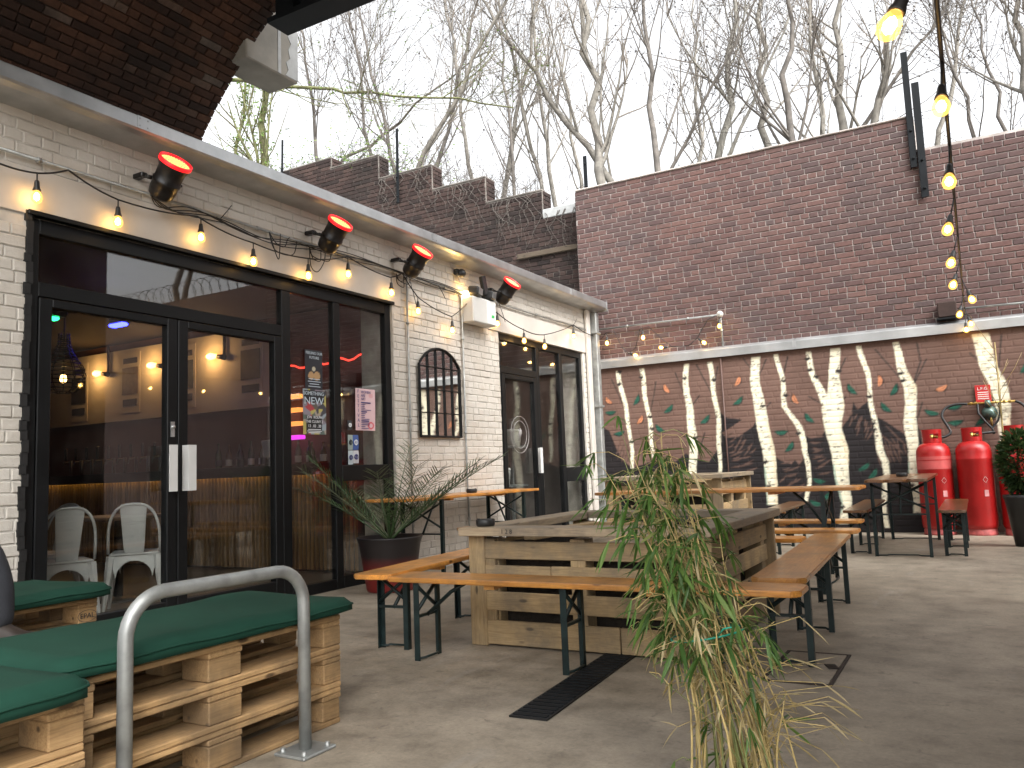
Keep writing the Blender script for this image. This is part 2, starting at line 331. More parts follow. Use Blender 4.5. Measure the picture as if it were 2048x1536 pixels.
def white_paint():
    m, nt, b = base_mat("white_painted_brick")
    co = coords(nt, "World")
    t = ramp(nt, tone(nt), [(0, (.49, .46, .41)), (1, (.53, .50, .45))])
    s = noise(nt, co, 1.6, 7, .65); c = mixc(nt, ramp(nt, s, [(.45, (0, 0, 0)), (.75, (.55, .55, .55))]), t, (.42, .36, .29))
    sp = noise(nt, co, 38, 4, .6); c = mixc(nt, ramp(nt, sp, [(.71, (0, 0, 0)), (.76, (.8, .8, .8))]), c, (.16, .12, .10))
    # rain streaks: noise stretched down the wall
    st = noise(nt, coords(nt, "World", (6, 6, .35)), 2.5, 5, .6); c = mixc(nt, ramp(nt, st, [(.55, (0, 0, 0)), (.8, (.35, .35, .35))]), c, (.33, .29, .25))
    nt.links.new(c, b.inputs["Base Color"]); b.inputs["Roughness"].default_value = .62
    bump(nt, b, noise(nt, co, 11, 7, .62), .9, .012)
    return m
M['white_brick'] = white_paint()
M['white_joint'] = plain("painted_joint", (.47, .44, .395), .8, var=.25, scale=7, bmp=.4)
M['render'] = plain("smooth_painted_render", (.49, .455, .41), .6, var=.12, scale=2.2, bmp=.12)
M['frame'] = plain("black_aluminium", (.006, .0065, .007), .42, var=.2, scale=3, bmp=.02, spec=.22)
M['glass'] = glass_mat("window_glass", 1.72, dirt=.02)
M['mirror'] = (lambda t: (t[2].inputs["Base Color"].__setattr__("default_value", (.78, .78, .77, 1)), t[2].inputs["Metallic"].__setattr__("default_value", 1), t[2].inputs["Roughness"].__setattr__("default_value", .03), t[0])[-1])(base_mat("mirror_glass"))
M['galv'] = plain("galvanised_steel", (.46, .47, .47), .40, metal=.85, var=.18, scale=5, bmp=.05)
M['galv_dull'] = plain("dull_galvanised", (.30, .31, .30), .5, metal=.6, var=.25, scale=12, bmp=.08)
M['coping'] = plain("coping_metal", (.45, .46, .46), .42, metal=.7, var=.2, scale=3, bmp=.05)
M['cable'] = plain("black_rubber", (.012, .012, .012), .55, var=.2, scale=20, bmp=0)
M['socket'] = plain("black_socket", (.02, .018, .016), .45, var=.2, scale=20, bmp=0)
M['bulb'] = glow_glass(); M['filament'] = emit("bulb_filament", (1, .60, .20), 26)
M['black_metal'] = plain("black_lamp_metal", (.014, .013, .013), .35, metal=.3, var=.2, scale=12, bmp=.05)
M['led_red'] = emit("red_led_rim", (1, .015, .02), .35)
M['led_hot'] = emit("red_led_dot", (1, .40, .12), .75)
M['grey_plastic'] = plain("grey_plastic", (.50, .49, .46), .5, var=.06, scale=4, bmp=.02)
M['bench_wood'] = wood("varnished_pine", (.46, .155, .022), (.80, .37, .075), .35, coat=.35, stain=(.20, .10, .035))
M['dark_wood'] = wood("worn_varnished_pine", (.10, .042, .014), (.21, .095, .034), .32, coat=.45)
M['pallet_wood'] = wood("pallet_wood", (.27, .155, .062), (.47, .30, .14), .8, stain=(.09, .062, .036))
M['planter_wood'] = wood("weathered_timber", (.28, .185, .09), (.48, .34, .175), .8, stain=(.14, .115, .085))
M['leg_steel'] = plain("dark_green_steel", (.010, .022, .022), .42, metal=.2, var=.35, scale=14, bmp=.05)
M['cushion'] = None
def cloth():
    m, nt, b = base_mat("green_canvas")
    co = coords(nt, "World"); f = noise(nt, co, 3, 5)
    c = ramp(nt, f, [(.3, (.005, .030, .019)), (.7, (.008, .044, .028))])
    nt.links.new(c, b.inputs["Base Color"]); b.inputs["Roughness"].default_value = .85; b.inputs["Specular IOR Level"].default_value = .2
    bump(nt, b, noise(nt, co, 350, 2), .25, .002); return m
M['cushion'] = cloth()
def floor_mat():
    m, nt, b = base_mat("worn_concrete")
    co = coords(nt, "World")
    f1 = noise(nt, co, .55, 6, .6, .4); f2 = noise(nt, co, 4.5, 8, .68); f3 = noise(nt, co, 60, 4, .7)
    c = ramp(nt, f1, [(.3, (.215, .180, .134)), (.5, (.29, .245, .186)), (.7, (.37, .315, .245))])
    c = mixc(nt, .75, c, ramp(nt, f2, [(.3, (.42, .41, .39)), (.48, (.93, .93, .93)), (.7, (1.38, 1.38, 1.38))]), 'MULTIPLY')
    c = mixc(nt, .5, c, ramp(nt, f3, [(.3, (.7, .7, .7)), (.7, (1.2, 1.2, 1.2))]), 'MULTIPLY')
    st = noise(nt, coords(nt, "World", (.5, 2.2, 1)), 1.3, 7, .7, 1.0)
    c = mixc(nt, ramp(nt, st, [(.55, (0, 0, 0)), (.72, (.4, .4, .4))]), c, (.10, .086, .068))
    w_ = noise(nt, coords(nt, "World", (2.4, .6, 1)), 1.1, 6, .7)
    c = mixc(nt, ramp(nt, w_, [(.60, (0, 0, 0)), (.74, (.5, .5, .5))]), c, (.36, .34, .31))
    sp = noise(nt, co, 150, 3, .7); c = mixc(nt, ramp(nt, sp, [(.64, (0, 0, 0)), (.70, (.75, .75, .75))]), c, (.06, .05, .042))      # grit
    s2 = noise(nt, co, 13, 6, .7, .6); c = mixc(nt, ramp(nt, s2, [(.58, (0, 0, 0)), (.70, (.55, .55, .55))]), c, (.10, .085, .07))      # spills
    nt.links.new(c, b.inputs["Base Color"])
    mr = N(nt, "ShaderNodeMapRange"); mr.inputs[3].default_value = .42; mr.inputs[4].default_value = .85; nt.links.new(f2, mr.inputs[0]); nt.links.new(mr.outputs[0], b.inputs["Roughness"])
    bump(nt, b, mixc(nt, .4, f2, f3), .3, .01); return m
M['floor'] = floor_mat()
M['earth'] = plain("leaf_litter", (.07, .06, .035), .95, var=.5, scale=6, bmp=.6, bdist=.05)
M['concrete'] = plain("weathered_concrete", (.24, .225, .195), .85, var=.3, scale=2.5, bmp=.25)
M['plaster'] = plain("broken_plaster", (.36, .37, .37), .85, var=.15, scale=9, bmp=.3)
M['steel_dark'] = plain("blue_black_girder", (.007, .009, .011), .6, var=.3, scale=3, bmp=.1, spec=.2)
M['red_paint'] = plain("red_gas_paint", (.36, .010, .010), .36, var=.16, scale=5, bmp=.06)
M['brass'] = plain("brass", (.45, .3, .09), .35, metal=.9, var=.2, scale=20, bmp=0)
M['regulator'] = plain("grey_green_regulator", (.09, .14, .12), .35, metal=.5, var=.2, scale=20, bmp=0)
M['white'] = plain("white_print", (.75, .74, .71), .6, var=.06, scale=10, bmp=0)
M['black_print'] = plain("black_print", (.015, .015, .018), .6, var=.1, scale=10, bmp=0)
M['soil'] = plain("dark_soil", (.025, .018, .012), .95, var=.5, scale=20, bmp=.6, bdist=.02)
M['black_plastic'] = plain("black_plastic", (.018, .018, .018), .42, var=.2, scale=6, bmp=.03)

# ---------------------------------------------------------------- brick laying
BRM = {}
def brick_mesh(wd, h, dpt, mat):
    k = (round(wd, 3), round(h, 3), dpt, mat.name)
    if k in BRM: return BRM[k]
    BRM[k] = brick_geo(MB(), wd, h, dpt).mesh("brick", mat, fix=False); return BRM[k]
def brick_geo(mb, wd, h, dpt, M4=None):
    b = .006; a, c = wd / 2, h / 2
    vs = []
    for (x, z, y) in ((a, c, 0), (a, c, dpt - b), (a - b, c - b, dpt)):
        for sx, sz in ((-1, -1), (1, -1), (1, 1), (-1, 1)): vs.append(Vector((sx * x, sz * z, y)))
    fs = [(8, 9, 10, 11)]
    for i in (0, 4):
        for k in range(4): fs.append((i + k, i + (k + 1) % 4, i + 4 + (k + 1) % 4, i + 4 + k))
    if M4 is not None: vs = [M4 @ v for v in vs]
    return mb.add(vs, fs)
def courses(u0, u1, v0, v1, bl, bh, joint, holes=(), header_every=0, seed=0):
    """rectangles (uc, vc, w, h) of a wall in running bond; holes = (u0,u1,v0,v1)"""
    rng = random.Random(seed); out = []; nrow = int(round((v1 - v0) / bh))
    for j in range(nrow):
        z0 = v0 + j * bh; z1 = z0 + bh
        spans = [(u0, u1)]
        for (a, b, c, d) in holes:
            if z1 > c + .01 and z0 < d - .01:
                ns = []
                for (s, e) in spans:
                    if a > s: ns.append((s, min(e, a)))
                    if b < e: ns.append((max(s, b), e))
                spans = [q for q in ns if q[1] - q[0] > .02]
        hdr = header_every and j % header_every == 2
        L = bl / 2 if hdr else bl
        off = (L / 2 if j % 2 else 0) + (rng.random() * .1 if header_every else 0)
        for (s, e) in spans:
            u = math.floor((s - off) / L) * L + off
            while u < e:
                a, b = max(u, s), min(u + L, e)
                if b - a > .03: out.append(((a + b) / 2, (z0 + z1) / 2, round(b - a - joint, 3), bh - joint))
                u += L
    return out
def lay(parent, rects, frame, mat, dpt=.02, keep=300, jit=.004, name="brick"):
    """frame(uc,vc)->Matrix 4x4 (columns u,v,n); the largest in view become objects, the rest one mesh"""
    items = []
    for (uc, vc, wd, h) in rects:
        F = frame(uc, vc); p = F.to_translation(); q = project(p)
        a = 0
        if q and -60 < q[0] < 2108 and -60 < q[1] < 1596:
            nrm = F.to_3x3().col[2]; view = (CAM - p).normalized()
            a = max(0, nrm.dot(view)) * wd * h / q[2] ** 2
        items.append((a, F, wd, h))
    items.sort(key=lambda t: -t[0])
    rng = random.Random(3)
    rest = MB(); tn = []
    for i, (a, F, wd, h) in enumerate(items):
        J = Matrix.Translation((0, 0, rng.uniform(-jit, jit))) @ Euler((rng.uniform(-.012, .012), rng.uniform(-.008, .008), rng.uniform(-.004, .004))).to_matrix().to_4x4()
        G = F @ J
        if i < keep and a > 0:
            o = bpy.data.objects.new(name, brick_mesh(wd, h, dpt, mat)); o.matrix_basis = G
            link(o, parent)
        else:
            brick_geo(rest, wd, h, dpt, G); tn.extend([rng.uniform(.002, 1)] * 12)
    if rest.v:
        me = rest.mesh("bricks", mat, fix=False)
        at = me.attributes.new("tone", 'FLOAT', 'POINT'); at.data.foreach_set("value", tn)
        o = obj("bricks", me, mat, parent); stuff(o)
def flat_frame(o, u, v, n):
    o = Vector(o); u = Vector(u); v = Vector(v); n = Vector(n)
    def f(a, b):
        p = o + u * a + v * b
        return Matrix(((u.x, v.x, n.x, p.x), (u.y, v.y, n.y, p.y), (u.z, v.z, n.z, p.z), (0, 0, 0, 1)))
    return f
TXT = {}
def _prep_text():
    """all lettering is turned into meshes at once, while the scene is still nearly empty"""
    L = [("FEELING OUR", .034, 'CENTER'), ("FUTURE", .034, 'CENTER'), ("SOMETHING", .046, 'CENTER'), ("NEW", .092, 'CENTER'), ("JON  ROLPH", .034, 'CENTER'), ("THE CLUNY 2", .034, 'CENTER'), ("13 . 03 . 20", .036, 'CENTER'),
         ("WOMEN", .036, 'LEFT'), ("ARE", .036, 'LEFT'), ("ART", .036, 'LEFT'), ("1 2 8", .036, 'CENTER'), ("EPAL", .036, 'CENTER'), ("L.P.G.", .05, 'CENTER')] + [(c, .046, 'CENTER') for c in sorted(set("FESTIVAL"))]
    obs = []
    for k in L:
        cu = bpy.data.curves.new("lettering", 'FONT'); cu.body = k[0]; cu.size = k[1]; cu.align_x = k[2]; cu.align_y = 'CENTER'; cu.extrude = .0006; cu.resolution_u = 2
        o = bpy.data.objects.new("tmp", cu); COL.objects.link(o); obs.append(o)
    dg = bpy.context.evaluated_depsgraph_get()
    for k, o in zip(L, obs): TXT[k] = bpy.data.meshes.new_from_object(o.evaluated_get(dg))
    for o in obs: bpy.data.objects.remove(o)
_prep_text()
def text_mesh(s, size, mat, align='CENTER'):
    me = TXT[(s, size, align)].copy(); me.materials.clear(); me.materials.append(mat); me.name = "lettering"; return me
# the seated person's body surface, grown from a skeleton
J = {"pelvis": (.72, 1.62, .60, .135), "belly": (.68, 1.60, .78, .125), "chest": (.66, 1.585, .98, .14), "neckb": (.68, 1.58, 1.12, .075), "neck": (.70, 1.58, 1.19, .055), "head": (.73, 1.58, 1.30, .095), "crown": (.72, 1.58, 1.41, .07),
     "hipL": (.75, 1.71, .60, .095), "kneeL": (1.42, 1.865, .765, .070), "calfL": (1.49, 1.885, .60, .064), "ankL": (1.50, 1.895, .43, .048), "hipR": (.76, 1.52, .59, .095), "kneeR": (1.17, 1.53, .59, .066), "calfR": (1.20, 1.53, .38, .056), "ankR": (1.17, 1.53, .10, .038),
     "shL": (.66, 1.75, 1.05, .066), "elL": (.90, 1.83, .84, .047), "wrL": (1.25, 1.84, .835, .030), "palmL": (1.335, 1.84, .86, .030), "shR": (.66, 1.42, 1.05, .066), "elR": (.84, 1.36, .82, .047), "wrR": (1.05, 1.45, .70, .03), "palmR": (1.13, 1.47, .69, .03)}
Eg = [("pelvis", "belly"), ("belly", "chest"), ("chest", "neckb"), ("neckb", "neck"), ("neck", "head"), ("head", "crown"), ("pelvis", "hipL"), ("hipL", "kneeL"), ("kneeL", "calfL"), ("calfL", "ankL"), ("pelvis", "hipR"), ("hipR", "kneeR"), ("kneeR", "calfR"), ("calfR", "ankR"), ("chest", "shL"), ("shL", "elL"), ("elL", "wrL"), ("wrL", "palmL"), ("chest", "shR"), ("shR", "elR"), ("elR", "wrR"), ("wrR", "palmR")]
for sd_, pm_ in (("L", J["palmL"]), ("R", J["palmR"])):
    for i, (oy, ln) in enumerate(((-.034, .062), (-.012, .074), (.011, .070), (.033, .056))):
        a = (pm_[0] + .03, pm_[1] + oy * .8, pm_[2] + .006, .0095); b = (pm_[0] + .03 + ln * .55, pm_[1] + oy, pm_[2] - .003, .009); c = (pm_[0] + .03 + ln, pm_[1] + oy, pm_[2] - .028, .008)
        for q, v in (("a", a), ("b", b), ("c", c)): J["f%s%d%s" % (sd_, i, q)] = v
        Eg += [("palm" + sd_, "f%s%da" % (sd_, i)), ("f%s%da" % (sd_, i), "f%s%db" % (sd_, i)), ("f%s%db" % (sd_, i), "f%s%dc" % (sd_, i))]
    s_ = -1 if sd_ == "L" else 1
    J["t" + sd_ + "a"] = (pm_[0] + .0, pm_[1] + s_ * .042, pm_[2] - .006, .011); J["t" + sd_ + "b"] = (pm_[0] + .04, pm_[1] + s_ * .058, pm_[2] - .016, .0095); Eg += [("palm" + sd_, "t" + sd_ + "a"), ("t" + sd_ + "a", "t" + sd_ + "b")]
ks = list(J); me = bpy.data.meshes.new("body"); me.from_pydata([J[k][:3] for k in ks], [(ks.index(a), ks.index(b)) for a, b in Eg], [])
tmp = bpy.data.objects.new("tmp_body", me); COL.objects.link(tmp); tmp.modifiers.new("skin", 'SKIN'); sub = tmp.modifiers.new("sub", 'SUBSURF'); sub.levels = 2; sub.render_levels = 2
for i, k in enumerate(ks): me.skin_vertices[0].data[i].radius = (J[k][3],) * 2; me.skin_vertices[0].data[i].use_root = (k == "pelvis")
dg = bpy.context.evaluated_depsgraph_get(); body = bpy.data.meshes.new_from_object(tmp.evaluated_get(dg)); bpy.data.objects.remove(tmp); body.name = "body"


# ================================================================ SETTING
def grid_sheet(x0, x1, y0, y1, z, n=2):
    mb = MB(); 
    for i in range(n):
        for j in range(n):
            a, b = x0 + (x1 - x0) * i / n, x0 + (x1 - x0) * (i + 1) / n
            c, d = y0 + (y1 - y0) * j / n, y0 + (y1 - y0) * (j + 1) / n
            mb.quad((a, c, z), (b, c, z), (b, d, z), (a, d, z))
    return mb
ground = structure(obj("ground", grid_sheet(-150, 150, -150, 150, 0, 6), M['floor']))
ground["label"] = "worn grey concrete yard floor with stains"
# terrain behind the walls
mb = MB(); nx, ny = 60, 24; rng = random.Random(5)
hx = [[0] * (ny + 1) for _ in range(nx + 1)]
vs = []
for i in range(nx + 1):
    for j in range(ny + 1):
        x = -45 + 90 * i / nx; y = 12.36 + 32 * (j / ny) ** 1.5
        z = 4.6 + min(2.2, max(0, -x * .28)) + .06 * (y - 12.3) + rng.uniform(-.12, .12)
        vs.append((x, y, z))
fs = [(i * (ny + 1) + j, (i + 1) * (ny + 1) + j, (i + 1) * (ny + 1) + j + 1, i * (ny + 1) + j + 1) for i in range(nx) for j in range(ny)]
structure(obj("embankment", MB().add(vs, fs, True), M['earth']))
# drain channel with a slotted cover, running away from the camera
dr = thing("drain_cover", "dark slotted drain channel cover set in the concrete beside the long planter bench", "drain", (3.26, 3.5, 0))
dy0, dy1 = 2.95, 4.62
obj("cover_plate", MB().box((3.29, (dy0 + dy1) / 2, .004), (.17, dy1 - dy0, .008), rot=(0, 0, .06)), plain("cast_iron", (.018, .018, .018), .6, metal=.4, var=.4, scale=30, bmp=.3), dr)
dl = MB()
for i in range(34): dl.box((3.29 + .06 * 0 - (i - 17) * .0029, dy0 + .03 + i * .0485, .0095), (.15, .028, .004), rot=(0, 0, .06))
obj("slat_grid", dl, M['steel_dark'], dr)
mh = thing("manhole_cover", "square sunken access cover with thin dark joint in the concrete floor", "manhole cover", (4.22, 4.18, 0))
b_ = MB()
for (x0, y0, x1, y1) in ((4.05, 3.86, 4.36, 3.875), (4.05, 4.47, 4.36, 4.485), (4.05, 3.875, 4.065, 4.47), (4.345, 3.875, 4.36, 4.47)):
    b_.box(((x0 + x1) / 2, (y0 + y1) / 2, .003), (x1 - x0, y1 - y0, .006))
obj("frame", b_, M['dark_mortar'], mh)
obj("plate", MB().box((4.205, 4.172, .0025), (.272, .585, .005)), M['floor'], mh)
obj("lifting_eye", MB().box((4.31, 4.2, .006), (.05, .09, .004), rot=(0, 0, .4)), M['black_metal'], mh)

# ================================================================ VIADUCT
via = thing("brick_viaduct", "old dark brick railway arch overhead with a steel girder and concrete corbel", "viaduct", (-1.5, 0, 0))
VX, VZ, VR = 2.6, 1.35, 5.07; VY0, VY1 = -.9, 5.3
sh = MB(); n = 48
for (r0, flip) in ((VR + .03, 0), (VR + .75, 1)):
    vs = []
    for i in range(n + 1):
        ph = .40 + (math.pi - .40) * i / n
        for y in (VY0, VY1 + .015): vs.append((VX - r0 * math.cos(ph), y, VZ + r0 * math.sin(ph)))
    sh.add(vs, [(2 * i, 2 * i + 1, 2 * i + 3, 2 * i + 2) for i in range(n)], True)
for i in range(n):       # end rings
    for y in (VY0, VY1):
        q = []
        for k in (i, i + 1):
            ph = .40 + (math.pi - .40) * k / n
            q.append([(VX - r_ * math.cos(ph), y, VZ + r_ * math.sin(ph)) for r_ in (VR + .03, VR + .75)])
        sh.quad(q[0][0], q[0][1], q[1][1], q[1][0])
vault = obj("vault", sh, M['dark_mortar'], via, fix=False)
def vframe(u, v):
    ph = v / VR; s, c = math.sin(ph), math.cos(ph)
    p = Vector((VX - (VR + .03) * c, u, VZ + (VR + .03) * s))
    return Matrix(((0, s, c, p.x), (1, 0, 0, p.y), (0, c, -s, p.z), (0, 0, 0, 1)))
lay(vault, courses(.4, VY1 + .012, .415 * VR, 1.30 * VR, .232, .074, .007, header_every=6, seed=2), vframe, M['vault_brick'], .036, 300, .008)
obj("spandrel", MB().box((2.6, 2.4, 7.0), (5.5, 5.0, .5)), M['old_brick'], via)
obj("abutment", MB().box((8.35, 2.2, .7), (1.2, 6.0, 1.4)), M['old_brick'], via)
obj("pier", MB().box((8.6, 7.3, 3.0), (3.2, 1.6, 6.0)), M['old_brick'], via)
gd = MB(); gd.box((3.7, 5.21, 5.17), (8.0, .26, .05)); gd.box((3.7, 5.21, 5.75), (8.0, .05, 1.15)); gd.box((3.7, 5.32, 5.30), (8.0, .03, .26))
for i in range(9): gd.box((.0 + i * .9, 5.21, 5.7), (.03, .24, 1.0))
obj("girder", gd, M['steel_dark'], via)
cb = obj("corbel", MB().box((-.90, 5.54, 5.33), (.40, .68, .66), ch=.012), M['concrete'], via)
pp = [(5.70, 5.02), (5.872, 5.02), (5.872, 5.60), (5.76, 5.60), (5.79, 5.50), (5.73, 5.45), (5.78, 5.38), (5.74, 5.30), (5.765, 5.22), (5.71, 5.16), (5.74, 5.09)]
obj("broken_plaster", MB().prism(pp, 0, -.702, -.694), M['plaster'], cb)
obj("render_band", MB().box((-.699, 5.62, 5.33), (.012, .04, .64)), M['plaster'], cb)

# ================================================================ FAR BRICK WALLS
FWY = 11.74
fw = thing("brick_wall", "tall red brick boundary wall with pale mortar behind the mural", "wall", (2.2, FWY + .15, 0))
obj("core", MB().prism([(-.33, 0), (14, 0), (14, 5.0), (4.64, 5.0), (4.64, 5.45), (-.33, 5.45)], 1, FWY, FWY + .45), M['mortar'], fw)
lay(fw, courses(-.33, 7.2, 2.52, 5.48, .238, .08, .011, holes=((4.64, 8, 5.0, 6),), header_every=7, seed=4), flat_frame((0, FWY - .002, -.03), (1, 0, 0), (0, 0, 1), (0, -1, 0)), M['red_brick'], .010, 300, .002)
obj("plain_stretch", MB().box((10.6, FWY - .008, 2.51), (6.8, .016, 4.98)), M['red_brick'], fw)
rg = flat_frame((-.33, FWY, 0), (0, -1, 0), (0, 0, 1), (-1, 0, 0))
lay(fw, courses(-.45, 0, 3.2, 5.44, .225, .08, .011, seed=5), rg, M['old_brick'], .014, 0, .002)
obj("coping_mortar", MB().box((2.15, FWY + .2, 5.463), (4.94, .47, .025), ch=.008), M['mortar'], fw)
sw = thing("stepped_wall", "dark sooty brick wall stepping down in crenellated tiers beside the trees", "wall", (-4.5, 12.2, 0))
STEPS = [(-14, -5.8, 7.38), (-5.8, -4.6, 7.16), (-4.6, -3.35, 6.68), (-3.35, -2.2, 6.20), (-2.2, -1.08, 5.72), (-1.08, -.36, 5.33)]
cr = MB()
for (a, b, t) in STEPS: cr.box(((a + b) / 2, 12.2, t / 2), (b - a - .001, .33, t))
obj("core", cr, M['old_mortar'], sw)
holes = [(a, b, t, 9) for a, b, t in STEPS]
lay(sw, courses(-9.2, -.36, 2.9, 7.38, .238, .08, .011, holes=holes, header_every=7, seed=9), flat_frame((0, 12.035, 0), (1, 0, 0), (0, 0, 1), (0, -1, 0)), M['old_brick'], .016, 300, .003)
for k, (a, b, t) in enumerate(STEPS[:-1]):
    t2 = STEPS[k + 1][2]
    lay(sw, courses(12.06, 12.35, t2, t, .24, .08, .011, seed=k), flat_frame((b, 0, 0), (0, 1, 0), (0, 0, 1), (1, 0, 0)), M['old_brick'], .014, 0, .002)
M['old_timber'] = wood("sooty_timber", (.06, .045, .03), (.11, .085, .06), .9)
cpm = MB()
for (a, b, t) in STEPS: cpm.box(((a + b) / 2 + .004, 12.2, t + .012), (b - a, .36, .028), ch=.006)
obj("coping_mortar", cpm, M['old_mortar'], sw)
obj("plaster_patch", MB().box((-.72, 12.03, 5.30), (.72, .03, .16), ch=.01), M['plaster'], sw)
obj("timber_baton", MB().box((-1.0, 11.98, 4.62), (1.15, .06, .09), ch=.01), M['old_timber'], sw)
# fence posts standing on the walls
def post(x, y, z0, z1, wd, label, lean=0):
    t = thing("fence_post", label, "post", (x, y, z0), 0, "old steel fence posts on the boundary wall")
    p = MB(); d = Vector((lean, 0, z1 - z0))
    p.box((x + lean / 2, y, (z0 + z1) / 2), (wd, .012, z1 - z0), rot=(0, math.atan2(lean, z1 - z0), 0))
    p.box((x + lean / 2 - wd / 2, y + wd / 2, (z0 + z1) / 2), (.012, wd, z1 - z0), rot=(0, math.atan2(lean, z1 - z0), 0))
    obj("angle_bar", p, M['steel_dark'], t)
    bl = MB()
    for zz in (z0 + .12, z0 + .5): bl.box((x, y - .015, zz), (.03, .03, .03), ch=.006)
    obj("bolt", bl, M['steel_dark'], t)
post(4.60, 11.68, 4.75, 6.34, .075, "tallest dark angle post where the brick wall steps down")
post(4.70, 11.66, 4.32, 5.88, .085, "shorter dark angle post bolted low on the brick wall step")
post(-.16, 11.82, 5.42, 6.05, .06, "short dark post stub at the end of the tall brick wall")
post(-4.10, 11.97, 6.1, 7.55, .055, "slim dark post on the stepped wall below the trees", .02)
post(-7.10, 11.97, 6.9, 8.05, .05, "thin dark post near the ivy covered tree", .03)

# ================================================================ MURAL
mw = thing("mural_wall", "low brick wall painted with pale birch trunks and drifting leaves", "mural wall", (3, 11.7, 0))
MX0, MX1, MZ1 = -.02, 7.0, 2.50; PS = .006
gx = np.arange(MX0 - .06, MX1 + .06, PS); gz_ = np.arange(-.02, MZ1 + .06, PS)
GX, GZ = np.meshgrid(gx, gz_)
rs = np.random.RandomState(11)
def lowfreq(sx, sz):
    a = rs.rand(int(GZ.shape[0] / sz) + 3, int(GX.shape[1] / sx) + 3)
    zi = np.linspace(0, a.shape[0] - 1.001, GZ.shape[0]); xi = np.linspace(0, a.shape[1] - 1.001, GX.shape[1])
    z0 = zi.astype(int); x0 = xi.astype(int); fz = (zi - z0)[:, None]; fx = (xi - x0)[None]
    return (a[z0][:, x0] * (1 - fz) * (1 - fx) + a[z0 + 1][:, x0] * fz * (1 - fx) + a[z0][:, x0 + 1] * (1 - fz) * fx + a[z0 + 1][:, x0 + 1] * fz * fx)
def inpoly(P):
    ins = np.zeros(GX.shape, bool); n = len(P)
    for i in range(n):
        x1, z1 = P[i]; x2, z2 = P[(i + 1) % n]
        if z1 == z2: continue
        c = ((z1 > GZ) != (z2 > GZ)) & (GX < (x2 - x1) * (GZ - z1) / (z2 - z1) + x1); ins ^= c
    return ins
IMG = np.zeros(GX.shape + (3,)); IMG[:] = (.155, .094, .074)
IMG *= (.85 + .3 * lowfreq(60, 60))[..., None] * (.93 + .14 * lowfreq(9, 5))[..., None]
LF14 = .9 + .2 * lowfreq(14, 14)
FULL = (slice(0, GX.shape[0]), slice(0, GX.shape[1]))
def win(x0, x1, z0, z1):
    return (slice(max(0, int((z0 - gz_[0]) / PS) - 1), max(0, int((z1 - gz_[0]) / PS) + 2)), slice(max(0, int((x0 - gx[0]) / PS) - 1), max(0, int((x1 - gx[0]) / PS) + 2)))
def put(mask, col, clip=None):
    w_, mk = mask if isinstance(mask, tuple) else (FULL, mask)
    if clip is not None: mk = mk & clip[w_]
    IMG[w_][mk] = np.array(col) * LF14[w_][mk][:, None]
def seg(p, q, wd, taper=1.0):
    ax, az = p; bx, bz = q; dx, dz = bx - ax, bz - az; L2 = dx * dx + dz * dz + 1e-9
    w_ = win(min(ax, bx) - wd, max(ax, bx) + wd, min(az, bz) - wd, max(az, bz) + wd); X_, Z_ = GX[w_], GZ[w_]
    t = np.clip(((X_ - ax) * dx + (Z_ - az) * dz) / L2, 0, 1)
    return w_, np.hypot(X_ - ax - t * dx, Z_ - az - t * dz) < wd * (1 - (1 - taper) * t)
def leafmask(x, z, ang, L, W):
    w_ = win(x - L, x + L, z - L, z + L); X_, Z_ = GX[w_], GZ[w_]
    a = math.radians(ang); u = (X_ - x) * math.cos(a) + (Z_ - z) * math.sin(a); v = -(X_ - x) * math.sin(a) + (Z_ - z) * math.cos(a)
    v = v + .35 * W * np.cos(u / L * math.pi / 1.0); k = np.clip(1 - (u / (L / 2)) ** 2, 0, 1)
    mi = (np.abs(u) < L / 2) & (np.abs(v) < W / 2 * k)
    return (w_, mi), (w_, mi & (np.abs(v) < .004))
for P in D["dark"]: put(inpoly(P), (.022, .019, .020))
for (a, b, c, d) in D["strokes"]:
    mx, mz2 = (a + c) / 2, (b + d) / 2; L = math.hypot(c - a, d - b); an = math.degrees(math.atan2(d - b, c - a))
    for k in range(3):
        o = (k - 1) * .07; nx_, nz_ = -math.sin(math.radians(an)) * o, math.cos(math.radians(an)) * o
        put(leafmask(mx + nx_ * 1.3 + rs.uniform(-.03, .03), mz2 + nz_ * 1.3, an + rs.uniform(-9, 9), L * rs.uniform(.6, 1.05), .024)[0], (.11, .068, .055))
for T_ in D["twigs"]:
    for k in range(len(T_) - 1): put(seg(T_[k], T_[k + 1], .009, .8), (.045, .035, .033))
